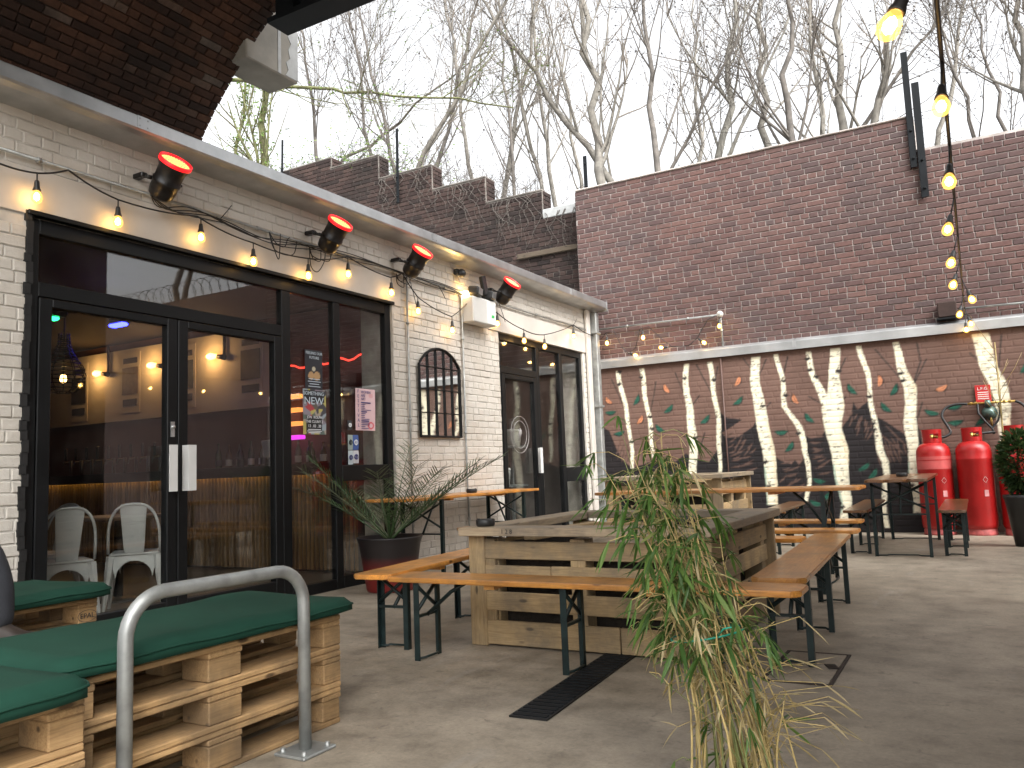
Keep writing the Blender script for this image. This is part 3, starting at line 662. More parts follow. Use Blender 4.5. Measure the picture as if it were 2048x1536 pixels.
for T_ in D["trunks"]:
    T2 = sorted(T_, key=lambda t: t[1]); zs = [t[1] for t in T2]
    if zs[0] > .5 and len(T_) > 4: zs = [0.0] + zs; T2 = [T2[0]] + T2
    cx_ = np.interp(GZ, zs, [t[0] for t in T2]) + .012 * np.sin(GZ * 9 + T2[0][0] * 7); hw = np.interp(GZ, zs, [t[2] for t in T2]) / 2
    u = (GX - cx_) / np.maximum(hw, 1e-3); inside = (np.abs(u) < 1) & (GZ >= zs[0]) & (GZ <= max(zs[-1], 2.4))
    shade = 1 - .16 * np.clip(u, -1, 1) ** 2
    col = np.array((.88, .83, .64))[None, None] * shade[..., None] * (.9 + .16 * lowfreq(10, 30))[..., None]
    IMG[inside] = col[inside]
    if np.mean([t[2] for t in T_]) > .12:      # teal and ochre washes down the sides of the wide trunks
        wa = inside & (u < -.55 - .4 * lowfreq(30, 30)) & (GZ < .9) & (GZ > .25); IMG[wa] = IMG[wa] * .5 + np.array((.10, .34, .28)) * .5
        wb = inside & (u > .5) & (lowfreq(20, 60) > .55); IMG[wb] = IMG[wb] * .7 + np.array((.75, .55, .30)) * .3
    for k in range(int(26 * (zs[-1] - zs[0]) + 6)):
        z = rs.uniform(zs[0], zs[-1]); hw_ = np.interp(z, zs, [t[2] for t in T2]) / 2; c0 = np.interp(z, zs, [t[0] for t in T2]) + rs.uniform(-.9, .9) * hw_
        L = rs.uniform(.2, .7) * hw_
        put(seg((c0 - L / 2, z), (c0 + L / 2, z + rs.uniform(-.008, .012)), .0045), (.10, .085, .07), inside)
    for k in range(3):
        z = rs.uniform(zs[0] + .2, zs[-1]); hw_ = np.interp(z, zs, [t[2] for t in T2]) / 2; sd_ = rs.choice((-1, 1)); c0 = np.interp(z, zs, [t[0] for t in T2]) + sd_ * hw_ * .7
        put(leafmask(c0, z, 0, .08, .045)[0], (.03, .026, .025))
        put(seg((c0 - sd_ * .04, z - .02), (c0, z + .045), .006), (.06, .05, .045), inside)
for lst, col, L in ((D["gl"], (.022, .105, .070), .185), (D["ol"], (.60, .245, .125), .165)):
    for x, z, an in lst:
        mo, _ = leafmask(x, z, an, L * 1.1, .078); mi, vein = leafmask(x, z, an, L * .98, .056)
        put(mo, (.035, .03, .03)); put(mi, col); put(vein, tuple(a * .45 for a in col))
K = IMG.copy()
for ax in (0, 1): K = (np.roll(K, 1, ax) + 2 * K + np.roll(K, -1, ax)) / 4
def paint(x, z):
    i = np.clip(((z - gz_[0]) / PS).astype(int), 0, K.shape[0] - 1); j = np.clip(((x - gx[0]) / PS).astype(int), 0, K.shape[1] - 1); return K[i, j]
def mural_mat():
    m, nt, b = base_mat("mural_paint")
    at = N(nt, "ShaderNodeAttribute", attribute_name="Col")
    co = coords(nt, "World"); f = noise(nt, co, 40, 5)
    c = mixc(nt, .5, at.outputs["Color"], ramp(nt, f, [(.3, (.85, .85, .85)), (.7, (1.08, 1.08, 1.08))]), 'MULTIPLY')
    nt.links.new(c, b.inputs["Base Color"]); b.inputs["Roughness"].default_value = .7; b.inputs["Specular IOR Level"].default_value = .2
    bump(nt, b, noise(nt, co, 55, 5), .2, .003); return m
M['mural'] = mural_mat()
MFY = 11.63
def mural_piece(rects, name, depth=.0024):
    V = []; F = []; C = []
    for (uc, vc, wd, h) in rects:
        nx_ = max(2, int(wd / .0125)); nz_ = max(2, int(h / .0125)); b0 = len(V)
        xs = np.linspace(uc - wd / 2, uc + wd / 2, nx_ + 1); zs = np.linspace(vc - h / 2, vc + h / 2, nz_ + 1)
        off = random.uniform(-.0006, .0006)
        for iz, z in enumerate(zs):
            for ix, x in enumerate(xs):
                e = (ix in (0, nx_)) or (iz in (0, nz_)); V.append((x, MFY - depth + off + (.0022 if e else 0), z))
        for iz in range(nz_):
            for ix in range(nx_):
                a = b0 + iz * (nx_ + 1) + ix; F.append((a, a + 1, a + nx_ + 2, a + nx_ + 1))
        # skirt back to the joint plane
        ring = [b0 + i for i in range(nx_ + 1)] + [b0 + k * (nx_ + 1) + nx_ for k in range(1, nz_ + 1)] + [b0 + nz_ * (nx_ + 1) + i for i in range(nx_ - 1, -1, -1)] + [b0 + k * (nx_ + 1) for k in range(nz_ - 1, 0, -1)]
        s0 = len(V)
        for i in ring: V.append((V[i][0], MFY, V[i][2]))
        for k in range(len(ring)): F.append((ring[k], s0 + k, s0 + (k + 1) % len(ring), ring[(k + 1) % len(ring)]))
    me = bpy.data.meshes.new(name); me.from_pydata(V, [], F); me.update()
    A = np.array(V); col = paint(A[:, 0], A[:, 2]); rgba = np.ones((len(V), 4)); rgba[:, :3] = col
    at = me.color_attributes.new("Col", 'FLOAT_COLOR', 'POINT'); at.data.foreach_set("color", rgba.ravel())
    me.materials.append(M['mural']); return me
rects = courses(MX0, MX1, 0, MZ1, .238, .0806, .007, header_every=7, seed=21)
rects.sort(key=lambda r_: (0 if (r_[0] < 5.7 and r_[1] > .75) else 1, abs(r_[0] - 3.6)))
for r_ in rects[:300]: obj("brick", mural_piece([r_], "brick"), M['mural'], mw)
stuff(obj("bricks", mural_piece(rects[300:], "bricks"), M['mural'], mw))
core = mural_piece([((MX0 + MX1) / 2, MZ1 / 2, MX1 - MX0, MZ1)], "joint_face", .0)
for v in core.vertices: v.co.y = MFY + .001
obj("joint_face", core, M['mural'], mw)
obj("core", MB().box(((MX0 + MX1) / 2, MFY + .06, MZ1 / 2), (MX1 - MX0, .10, MZ1)), M['dark_mortar'], mw)
cop = MB()
for (a, b) in ((-.03, 2.93), (2.94, 7.0)):
    cop.prism([(MFY - .06, 2.495), (MFY - .06, 2.605), (MFY - .045, 2.62), (FWY - .02, 2.665), (FWY - .02, 2.62), (MFY - .03, 2.585), (MFY - .03, 2.495)], 0, a, b)
cpo = obj("coping", cop, M['coping'], mw)
obj("joint_strip", MB().box((2.935, MFY - .062, 2.55), (.05, .006, .115)), M['galv'], cpo)
obj("thin_pipe", MB().tube([(1.90, MFY - .03, 2.49), (1.91, MFY - .03, 0.02)], .011, 8), plain("painted_pipe", (.09, .05, .04), .6), mw)

rz = thing("razor_wire", "coiled razor wire along the top of the brick wall past the gas bottles", "razor wire", (10, 11.9, 5.0))
cw = MB(); cw.tube([(6.6 + i * .018, 11.95 + .20 * math.cos(i * .42), 5.24 + .22 * math.sin(i * .42)) for i in range(410)], .007, 4, cap=False); obj("coil", cw, M['steel_dark'], rz, fix=False)
bz = MB()
for i in range(0, 410, 5): bz.box((6.6 + i * .018, 11.95 + .20 * math.cos(i * .42), 5.24 + .22 * math.sin(i * .42)), (.035, .012, .006), rot=(i, i * .7, 0))
stuff(obj("barbs", bz, M['steel_dark'], rz, fix=False))

# ================================================================ WHITE BUILDING
bld = thing("bar_building", "single storey white painted brick bar with black framed glass doors and metal gutter", "building", (0, 6, 0))
O1 = (2.82, 6.45, 0, 2.70); O2 = (8.55, 11.02, 0, 2.70)
WT = .42
wl = MB()
def wbox(y0, y1, z0, z1, x0=-WT, x1=-.012): wl.box(((x0 + x1) / 2, (y0 + y1) / 2, (z0 + z1) / 2), (x1 - x0, y1 - y0, z1 - z0))
wbox(.6, O1[0], 0, 3.5); wbox(O1[1], O2[0], 0, 3.5); wbox(O2[1], 11.60, 0, 3.5); wbox(O1[0], O1[1], 2.70, 3.5); wbox(O2[0], O2[1], 2.70, 3.5)
wall = obj("wall", wl, M['white_joint'], bld)
lay(wall, courses(.6, 11.58, 0, 3.38, .235, .075, .006, holes=((O1[0], O1[1], 0, 2.70), (O2[0], O2[1], 0, 2.70), (2.62, 6.58, 2.69, 3.0), (8.3, 11.25, 2.69, 3.0)), header_every=4, seed=31),
    flat_frame((-.0105, 0, 0), (0, 1, 0), (0, 0, 1), (1, 0, 0)), M['white_brick'], .005, 300, .003)
obj("lintel", MB().box((-.006, 4.60, 2.85), (.02, 3.96, .30), ch=.004), M['render'], bld)
obj("lintel", MB().box((-.006, 9.775, 2.85), (.02, 2.95, .30), ch=.004), M['render'], bld)
obj("roof", MB().box((-3.6, 5.6, 3.42), (7.2, 12.1, .1)), M['galv_dull'], bld)
# gutter
gp = [(-.05, 3.49), (.25, 3.492), (.256, 3.485), (.256, 3.402), (.246, 3.388), (.20, 3.374), (.12, 3.364), (-.011, 3.356), (-.011, 3.37), (.12, 3.378), (.236, 3.404), (.240, 3.478), (-.05, 3.478)]
g = MB(); n = len(gp); vs = [(x, y, z) for y in (.6, 11.42) for x, z in gp]
g.add(vs, [(i, (i + 1) % n, (i + 1) % n + n, i + n) for i in range(n)]); gut = obj("gutter", g, M['galv'], bld)
for y in (3.42, 6.85, 10.2): obj("joint_strap", MB().box((.258, y, 3.444), (.006, .09, .088)), M['galv'], gut)
for y in (3.39, 3.45, 6.82, 6.88):
    for z in (3.42, 3.47): obj("rivet", MB().box((.262, y, z), (.004, .008, .008)), M['galv_dull'], gut)
obj("end_cap", MB().prism([(-.05, 3.35), (.262, 3.35), (.262, 3.50), (-.05, 3.50)], 1, 11.42, 11.43), M['galv'], gut)
obj("top_flashing", MB().prism([(-.05, 3.50), (.24, 3.50), (-.05, 3.62)], 1, 11.2, 11.42), M['galv'], gut)
dp = obj("downpipe", MB().box((.075, 11.32, 1.67), (.11, .11, 3.34), ch=.012), M['galv_dull'], bld)
for z in (.5, 1.9, 3.02): obj("bracket", MB().box((.07, 11.32, z), (.14, .17, .035), ch=.004), M['galv_dull'], dp)
obj("corner_post", MB().box((.03, 11.16, 1.68), (.05, .12, 3.36), ch=.01), M['render'], bld)

FX0, FX1 = -.105, -.035
def bar(mb, y0, y1, z0, z1, x0=FX0, x1=FX1): mb.box(((x0 + x1) / 2, (y0 + y1) / 2, (z0 + z1) / 2), (x1 - x0, y1 - y0, z1 - z0), ch=.005)
def pane(parent, y0, y1, z0, z1, x=-.07): return obj("pane", MB().box((x, (y0 + y1) / 2, (z0 + z1) / 2), (.012, y1 - y0, z1 - z0)), M['glass'], parent)
# main glazing
fr = MB(); bar(fr, 2.825, 2.90, 0, 2.695); bar(fr, 6.36, 6.445, 0, 2.695); bar(fr, 2.90, 6.36, 2.60, 2.695); bar(fr, 4.965, 5.065, 0.0, 2.60); bar(fr, 5.605, 5.695, 0, 2.60)
bar(fr, 2.90, 4.965, 2.20, 2.295); bar(fr, 5.065, 5.605, 0, .09); bar(fr, 5.695, 6.36, 0, .11); bar(fr, 5.695, 6.36, .955, 1.10); bar(fr, 2.90, 4.965, .0, .022)
gf = obj("window_frame", fr, M['frame'], bld)
obj("head_trim", MB().box((-.012, 4.63, 2.715), (.06, 3.66, .03), ch=.004), M['frame'], gf)
sealm = M['cable']
rj = MB(); zz = 0                      # rough mastic line where the frame meets the brickwork
while zz < 2.68:
    h_ = random.uniform(.05, .09); rj.box((-.01, 2.815 + random.uniform(-.012, .008), zz + h_ / 2), (.03, .04, h_ + .004)); zz += h_
obj("mastic_edge", rj, M['cable'], gf)
for q in ((2.90, 4.965, 2.295, 2.60), (5.065, 5.605, .09, 2.60), (5.695, 6.36, 1.10, 2.60), (5.695, 6.36, .11, .955)): pane(gf, *q)
def leaf(y0, y1, z1, hs, name="door"):
    m_ = MB(); st = .085
    bar(m_, y0, y0 + st, .025, z1, -.10, -.03); bar(m_, y1 - st, y1, .025, z1, -.10, -.03); bar(m_, y0 + st, y1 - st, z1 - .055, z1, -.10, -.03); bar(m_, y0 + st, y1 - st, .025, .17, -.10, -.03)
    d = obj(name, m_, M['frame'], bld); pane(d, y0 + st, y1 - st, .17, z1 - .055)
    yh = y1 - .045 if hs > 0 else y0 + .045
    hp = MB(); hp.prism([(-.028, yh - .012), (.045, yh - .012), (.045, yh - .012 - .065 * hs), (.038, yh - .012 - .065 * hs), (.038, yh - .004), (-.028, yh - .004)], 2, .94, 1.27)
    obj("handle", hp, M['white_handle'], d)
    return d, yh
M['white_handle'] = plain("pale_grey_handle", (.62, .62, .60), .4, var=.05, scale=5, bmp=0)
d1, yh = leaf(2.905, 3.925, 2.195, 1); obj("lock", MB().lathe([(0, .02), (.014, .02), (.016, 0)], (-.03, yh, 1.40), 12, Euler((0, math.pi / 2, 0)).to_matrix()).box((-.026, yh, 1.385), (.01, .03, .11)), M['galv'], d1)
d2, yh = leaf(3.932, 4.96, 2.195, -1)
# far glazing
fr = MB(); bar(fr, 8.555, 8.62, 0, 2.695); bar(fr, 10.94, 11.015, 0, 2.695); bar(fr, 8.62, 10.94, 2.61, 2.695); bar(fr, 9.56, 9.65, 0, 2.61); bar(fr, 10.26, 10.36, 0, 2.61)
bar(fr, 8.62, 9.56, 2.20, 2.29); bar(fr, 9.65, 10.26, 0, .09); bar(fr, 10.36, 10.94, 0, .10); bar(fr, 10.36, 10.94, .80, 1.0)
gf2 = obj("window_frame", fr, M['frame'], bld)
for q in ((8.62, 9.56, 2.29, 2.61), (9.65, 10.26, .09, 2.61), (10.36, 10.94, 1.0, 2.61), (10.36, 10.94, .10, .80)): pane(gf2, *q)
d3, yh = leaf(8.63, 9.555, 2.195, 1)
# round etched emblem on the far door glass
ring = MB()
for rr in (.235, .175):
    pts = [(-.060, 9.09 + rr * math.cos(a), 1.44 + rr * 1.0 * math.sin(a)) for a in [2 * math.pi * i / 40 for i in range(41)]]
    ring.tube(pts, .0035, 4, cap=False)
ring.tube([(-.06, 9.06, 1.36), (-.06, 9.10, 1.52)], .006, 5); ring.tube([(-.06, 9.10, 1.40), (-.06, 9.13, 1.50)], .006, 5); ring.tube([(-.06, 9.05, 1.44), (-.06, 9.14, 1.46)], .004, 5)
obj("etched_emblem", ring, plain("etched_glass", (.30, .28, .27), .6, bmp=0), d3)

# interior shell
IN = plain("interior_dark_red", (.10, .045, .035), .7, var=.15, scale=2, bmp=.05)
CEI = plain("interior_dark_ceiling", (.035, .028, .026), .8, var=.2, scale=2, bmp=.05)
CRM = plain("interior_cream", (.66, .60, .50), .7, var=.1, scale=2, bmp=.05)
INF = plain("interior_floor_concrete", (.085, .07, .058), .35, var=.3, scale=2, bmp=.05)
ii = MB(); ii.box((-4.8, 5.0, .006), (9.5, 6.6, .008)); obj("interior_floor", ii, INF, bld)
obj("interior_ceiling", MB().box((-4.8, 5.0, 3.16), (9.5, 6.8, .06)), CEI, bld)
iw = MB(); iw.box((-4.95, 7.65, 1.55), (9.05, .1, 3.1)); iw.box((-9.5, 4.8, 1.55), (.1, 6.2, 3.1)); iw.box((-4.95, 1.7, 1.55), (9.05, .1, 3.1)); obj("interior_wall", iw, IN, bld)
obj("white_panel", MB().box((-6.05, 7.585, 2.47), (6.3, .02, 1.06)), CRM, bld)
obj("side_lining", MB().box((-.27, 6.475, 1.35), (.32, .03, 2.68)), CRM, bld)
obj("side_lining", MB().box((-.27, 2.80, 1.35), (.32, .03, 2.68)), CRM, bld)
sr = MB(); sr.box((-1.9, 10.0, .006), (3, 3.6, .008)); sr.box((-1.9, 10.0, 3.1), (3, 3.6, .06)); sr.box((-1.9, 8.2, 1.55), (3, .08, 3.1)); sr.box((-1.9, 11.7, 1.55), (3, .08, 3.1)); sr.box((-3.4, 9.95, 1.55), (.08, 3.5, 3.1))
obj("store_room_shell", sr, plain("store_room_paint", (.20, .17, .15), .7, var=.2, scale=2, bmp=.05), bld)

# ---------------------------------------------------------------- things inside the bar
bc = thing("bar_counter", "ribbed timber bar counter glowing under its top behind the glass doors", "bar counter", (-3.6, 6.8, 0))
SL = wood("bar_slats", (.22, .12, .05), (.36, .21, .09), .5, knots=False)
obj("carcass", MB().box((-3.9, 6.80, .53), (6.6, .5, 1.04)), INF, bc)
obj("counter_top", MB().box((-3.9, 6.78, 1.10), (6.7, .68, .06), ch=.006), wood("bar_top", (.07, .03, .015), (.13, .06, .03), .35), bc)
for i in range(110):
    plank("slat", bc, (1.0, .038, .02), (-7.15 + i * .06, 6.535, .53), (0, math.pi / 2, 0), SL, .003, world=True)
obj("counter_lip", MB().box((-3.9, 6.445, 1.09), (6.7, .02, .12), ch=.004), M['black_metal'], bc)
obj("led_strip", MB().box((-3.9, 6.49, 1.058), (6.5, .02, .012)), emit("warm_led_strip", (1, .66, .16), 1.7), bc)
def wall_lamp(x, label):
    t = thing("wall_lamp", label, "lamp", (x, 7.57, 2.6), 0, "bare bulb wall lamps above the bar")
    obj("conduit", MB().tube([(x + .12, 7.55, 3.1), (x + .12, 7.55, 2.70)], .02, 8), M['black_metal'], t)
    obj("holder", MB().tube([(x + .14, 7.54, 2.66), (x + .02, 7.52, 2.68)], [.04, .03], 10), M['black_metal'], t)
    obj("bulb", MB().lathe([(0, -.10), (.03, -.09), (.048, -.05), (.045, -.01), (.025, .05), (.02, .07)], (x - .06, 7.51, 2.69), 12, Euler((0, math.pi / 2, .15)).to_matrix()), emit("amber_bulb", (1, .50, .13), 2.4), t)
    ld = bpy.data.lights.new("wall_lamp_light", 'POINT'); ld.energy = 1.9; ld.color = (1, .55, .2); ld.shadow_soft_size = .05
    lo = bpy.data.objects.new("lamp_light", ld); lo.location = (x - .12, 7.40, 2.68); link(lo, t)
wall_lamp(-6.37, "amber wall bulb deepest inside the bar beside the wicker pendant")
wall_lamp(-5.10, "amber wall bulb right of the wicker pendant inside the bar")
wall_lamp(-3.85, "amber wall bulb closest to the window mullion inside the bar")
PR = [plain("poster_ink_%d" % i, c, .6, bmp=0, var=.3, scale=14) for i, c in enumerate(((.05, .045, .045), (.16, .12, .10), (.10, .12, .13)))]
for i, (x, z) in enumerate(((-7.0, 2.45), (-5.75, 2.5), (-4.55, 2.48), (-3.25, 2.5))):
    t = thing("framed_print", "small dark print pinned on the white wall, number of lamps to its left is %s" % ("none", "one", "two", "three")[i], "picture", (x, 7.57, z - .4), 0, "prints on the bar wall")
    obj("sheet", MB().box((x, 7.571, z), (.44, .008, .9)), CRM, t)
    obj("image", MB().box((x, 7.564, z + .02), (.36, .006, .40)), PR[i % 3], t)
    obj("caption", MB().box((x, 7.564, z + .32), (.32, .006, .08)).box((x, 7.564, z - .3), (.32, .006, .10)), PR[0], t)
pd = thing("pendant_lamp", "bottle shaped wicker pendant lamp hanging inside the left door", "lamp", (-3.2, 5.0, 1.8))
prof = [(.05, .52), (.06, .40), (.10, .30), (.18, .18), (.21, .08), (.19, -.02), (.12, -.09), (.05, -.11)]
wk = MB()
for k in range(15):
    z = -.10 + k * .042; rr = np.interp(z, [p[1] for p in prof][::-1], [p[0] for p in prof][::-1])
    wk.tube([(-3.2 + rr * math.cos(a), 5.0 + rr * math.sin(a), 2.08 + z) for a in [2 * math.pi * i / 20 for i in range(21)]], .006, 4, cap=False)
for k in range(12):
    a = 2 * math.pi * k / 12; wk.tube([(-3.2 + r_ * math.cos(a), 5.0 + r_ * math.sin(a), 2.08 + z) for r_, z in prof], .005, 4, cap=False)
obj("wicker_shade", wk, M['black_metal'], pd); obj("cord", MB().tube([(-3.2, 5.0, 3.12), (-3.2, 5.0, 2.3)], .008, 6), M['cable'], pd)
obj("bulb", MB().lathe([(0, .05), (.025, .04), (.035, 0), (.025, -.03), (0, -.045)], (-3.2, 5.0, 2.12), 10), emit("pendant_bulb", (1, .6, .2), 4), pd)
def spot(x, y, z, col, label, st, ln):
    t = thing("ceiling_spot", label, "lamp", (x, y, z))
    obj("housing", MB().box((x, y, z + .06), (.22, .14, .10), ch=.015), M['black_metal'], t)
    obj("lens", MB().box((x, y - .02, z), (ln, .10, .04), ch=.018), emit("spot_glow_" + label[:5].strip(), col, st), t)
    return t
spot(-3.145, 5.6, 2.765, (.02, .025, 1), "blue glowing ceiling spot inside above the left door", 8, .24)
spot(-2.70, 4.6, 2.64, (.02, .9, .22), "green glowing ceiling spot inside at the left door edge", 3, .09)
TAP = plain('tap_pewter', (.10, .09, .08), .35, metal=.8, bmp=0)
for i in range(10):
    x = -5.9 + i * .235
    t = thing("beer_tap", "chrome beer tap in the row on the bar counter", "tap", (x, 6.78, 1.13), 0, "beer taps in a row on the bar")
    if i == 0:
        tb = MB().tube([(x, 6.78, 1.13), (x, 6.78, 1.36)], .02, 8); th = MB().box((x, 6.70, 1.44), (.03, .03, .17), ch=.008); ts = MB().tube([(x, 6.78, 1.34), (x, 6.68, 1.33), (x, 6.66, 1.27)], .012, 6)
        tb, th, ts = tb.mesh("column", TAP), th.mesh("tap_handle", M['black_metal']), ts.mesh("spout", TAP); x00 = x
    for nm, me in (("column", tb), ("tap_handle", th), ("spout", ts)):
        o = obj(nm, me, None, t, True); o.location.x += x - x00
BT = [plain("bottle_glass_%d" % i, c, .15, bmp=0, var=.2) for i, c in enumerate(((.03, .05, .02), (.10, .04, .012), (.16, .15, .13), (.02, .02, .03)))]
bp = [(0, 0), (.037, .0), (.04, .01), (.04, .17), (.03, .21), (.014, .24), (.013, .30), (.016, .305), (0, .305)]
for i in range(16):
    x = -3.55 + i * .135; k = i % 4
    t = thing("bottle", "%s spirit bottle standing on the back bar shelf" % ("dark green", "amber brown", "pale clear", "black")[k], "bottle", (x, 7.30 + .05 * (i % 3), 1.14), 0, "spirit bottles behind the bar")
    h = random.uniform(.85, 1.15)
    o = obj("body", MB().lathe([(r_, z * h) for r_, z in bp], (0, 0, 0), 10), BT[k], t, False)
    obj("paper_label", MB().lathe([(.0412, .05), (.0412, .13)], (0, 0, 0), 10), (CRM if i % 3 else M['black_print']), t, False)
bk = thing("back_bar", "dark shelf unit behind the bar counter holding bottles", "shelf", (-4, 7.4, 0)); obj("cabinet", MB().box((-4.2, 7.40, .55), (6.6, .38, 1.1)), INF, bk); obj("shelf", MB().box((-4.2, 7.38, 1.12), (6.7, .42, .035)), M['black_metal'], bk)
tl = thing("till_screen", "pale till screen on a stand on the right of the bar", "till", (-2.05, 6.75, 1.13)); obj("screen", MB().box((-2.05, 6.75, 1.34), (.30, .03, .22), rot=(.25, 0, -.3), ch=.008), M['grey_plastic'], tl); obj("stand", MB().box((-2.05, 6.8, 1.19), (.16, .14, .12), ch=.01), M['black_plastic'], tl)
rl = thing("rope_light", "red glowing rope light strung along the inside wall", "rope light", (-1.5, 7.4, 2.4))
obj("tube", MB().tube([(-2.5 + i * .08, 7.45, 2.38 + .03 * math.sin(i * 1.3) + i * .002) for i in range(19)], .012, 6), emit("rope_red", (1, .05, .03), .8), rl)
rk = thing("amber_bottle_shelf", "amber lit glass shelf glowing between the posters and mullion", "shelf", (-2.2, 7.4, 1.5))
for k in range(4): obj("lit_shelf", MB().box((-2.42, 7.42, 1.50 + k * .17), (.45, .12, .05), ch=.01), emit("amber_shelf_%d" % k, (1, .38, .08) if k else (.8, .05, .8), .45), rk)
# white metal café chairs
WM = plain("white_powder_coat", (.55, .55, .53), .4, var=.08, scale=5, bmp=.02)
def chair(loc, rz, label):
    t = thing("metal_chair", label, "chair", loc, rz, "white metal chairs inside the door")
    if not hasattr(chair, "p"):
        s = MB().box((0, 0, .45), (.36, .36, .02), ch=.008); s.box((0, 0, .435), (.33, .33, .03))
        hoop = MB(); pts = []
        for i in range(21):
            a = math.pi * i / 20; pts.append((-.165 - .12 * math.sin(a) ** .8, .185 * math.copysign(abs(math.cos(a)) ** .75, math.cos(a)), .46 + .38 * math.sin(a) ** .62))
        hoop.tube(pts, .011, 8)
        sp = MB(); sp.add([(-.175, -.07, .46), (-.175, .07, .46), (-.275, .095, .83), (-.275, -.095, .83), (-.183, -.07, .46), (-.183, .07, .46), (-.283, .095, .83), (-.283, -.095, .83)], [(0, 1, 2, 3), (7, 6, 5, 4), (0, 4, 5, 1), (1, 5, 6, 2), (2, 6, 7, 3), (3, 7, 4, 0)])
        legs = []
        for sx in (-1, 1):
            for sy in (-1, 1):
                l = MB(); l.tube([(sx * .165, sy * .165, .44), (sx * .185, sy * .185, .25), (sx * .215, sy * .215, 0)], [.034, .026, .014], 6, smooth=False); legs.append(l.mesh("leg", WM))
        ap = MB()
        for k in range(4):
            R_ = Euler((0, 0, k * math.pi / 2)).to_matrix(); pr = []
            for i in range(13):
                a = math.pi * i / 12; pr.append((.13 * math.cos(a), .27 + .13 * math.sin(a)))
            poly_o = [(.17, .27), (.17, .43), (-.17, .43), (-.17, .27)]
            for i in range(12):
                a0, a1 = pr[i], pr[i + 1]
                t0 = (.17 if i == 0 else a0[0] * 1.25, .43); t1 = (-.17 if i == 11 else a1[0] * 1.25, .43)
                if i == 0: t0 = (.17, .43)
                for off in (.174, .180): ap.add([R_ @ Vector((off, q[0], q[1])) for q in (a0, a1, t1, t0)], [(0, 1, 2, 3)])
        chair.p = [("seat", s.mesh("seat", WM)), ("back_hoop", hoop.mesh("back_hoop", WM)), ("back_splat", sp.mesh("back_splat", WM)), ("apron", ap.mesh("apron", WM, False))] + [("leg", l) for l in legs]
    for nm, me in chair.p: obj(nm, me, None, t, False)
chair((-.88, 3.60, .012), math.radians(158), "white metal chair just inside the left door, its splat facing the glass")
chair((-.90, 4.22, .012), math.radians(140), "white metal chair just inside near the door meeting stiles")
chair((-1.75, 3.95, .012), math.radians(-80), "white metal chair standing on the far side of the indoor table")
it = thing("indoor_table", "dark pedestal table between the white metal chairs inside", "table", (-1.55, 4.2, 0)); obj("table_top", MB().box((-1.6, 4.55, .72), (.7, .7, .03), ch=.006), wood("indoor_top", (.06, .03, .015), (.11, .055, .03), .4), it); obj("pedestal", MB().tube([(-1.6, 4.55, .01), (-1.6, 4.55, .71)], .04, 10), M['black_metal'], it); obj("base", MB().lathe([(0, .03), (.22, .025), (.24, .01), (.24, 0)], (-1.6, 4.55, .012), 20), M['black_metal'], it)
# store room contents
su = thing("shelf_unit", "pale storage rack seen dimly through the far glass door", "shelf", (-1.6, 10.4, 0))
for z in (.15, .75, 1.35): obj("shelf", MB().box((-1.4, 10.3, z), (.5, 1.9, .03)), M['galv_dull'], su)
for y in (9.4, 11.2): obj("upright", MB().box((-1.4, y, .9), (.04, .04, 1.8)), M['galv_dull'], su)
for k in range(5):
    tz = thing("storage_tub", "rounded translucent tub on the storage rack behind the far door", "tub", (-1.35, 9.62 + .38 * k, .77 if k % 2 else 1.37), 0, "tubs on the storage rack")
    obj("body", MB().lathe([(0, 0), (.13, 0), (.15, .2), (.15, .22)], (0, 0, 0), 16), M['grey_plastic'], tz, False); obj("lid", MB().lathe([(.155, .22), (.15, .25), (0, .27)], (0, 0, 0), 16), M['white'], tz, False)

# ---------------------------------------------------------------- posters on the glass
def poster(y, z, wd, h, paintf, label, rot=0, tilt=0, name="poster", cat="poster"):
    t = thing(name, label, cat, (-.052, y, z - h / 2))
    ny_, nz_ = max(4, int(wd / .008)), max(6, int(h / .008)); V = []; F = []; C = []
    for j in range(nz_ + 1):
        for i in range(ny_ + 1):
            u, v = i / ny_, j / nz_; V.append((-.0545 + .004 * math.sin(v * 3) * u, y - wd / 2 + u * wd + tilt * (v - .5) * h, z - h / 2 + v * h)); C.append((*paintf(u, v), 1))
    for j in range(nz_):
        for i in range(ny_): a = j * (ny_ + 1) + i; F.append((a, a + 1, a + ny_ + 2, a + ny_ + 1))
    me = bpy.data.meshes.new("sheet"); me.from_pydata(V, [], F); me.update()
    at = me.color_attributes.new("Col", 'FLOAT_COLOR', 'POINT'); at.data.foreach_set("color", np.array(C).ravel()); me.materials.append(M['print'])
    o = obj("sheet", me, None, t)
    so_ = o.modifiers.new("thickness", 'SOLIDIFY'); so_.thickness = .001
    return t
def letters(t, s, y, z, size, mat, sy=1.0, vert=False, align='CENTER'):
    me = text_mesh(s, size, mat, align)
    o = bpy.data.objects.new("lettering", me); o.location = (-.046, y, z)
    o.rotation_euler = (math.pi / 2, 0, math.pi / 2) if not vert else (math.pi / 2, math.pi / 2, math.pi / 2)
    if vert: o.rotation_euler = Matrix(((0, 0, 1), (0, 1, 0), (-1, 0, 0))).to_euler()
    o.scale = (sy, 1, 1); link(o, t)
def pm():
    m, nt, b = base_mat("printed_paper"); at = N(nt, "ShaderNodeAttribute", attribute_name="Col"); nt.links.new(at.outputs["Color"], b.inputs["Base Color"]); b.inputs["Roughness"].default_value = .5; return m
M['print'] = pm()
M['ink_white'] = plain("ink_white", (.80, .82, .84), .5, var=.05, bmp=0); M['ink_navy'] = plain("ink_navy", (.03, .03, .16), .5, var=.05, bmp=0); M['ink_pale'] = plain("ink_pale_blue", (.55, .65, .72), .5, var=.05, bmp=0)
def blob(u, v, cu, cv, r): return math.hypot((u - cu) * .6, v - cv) < r
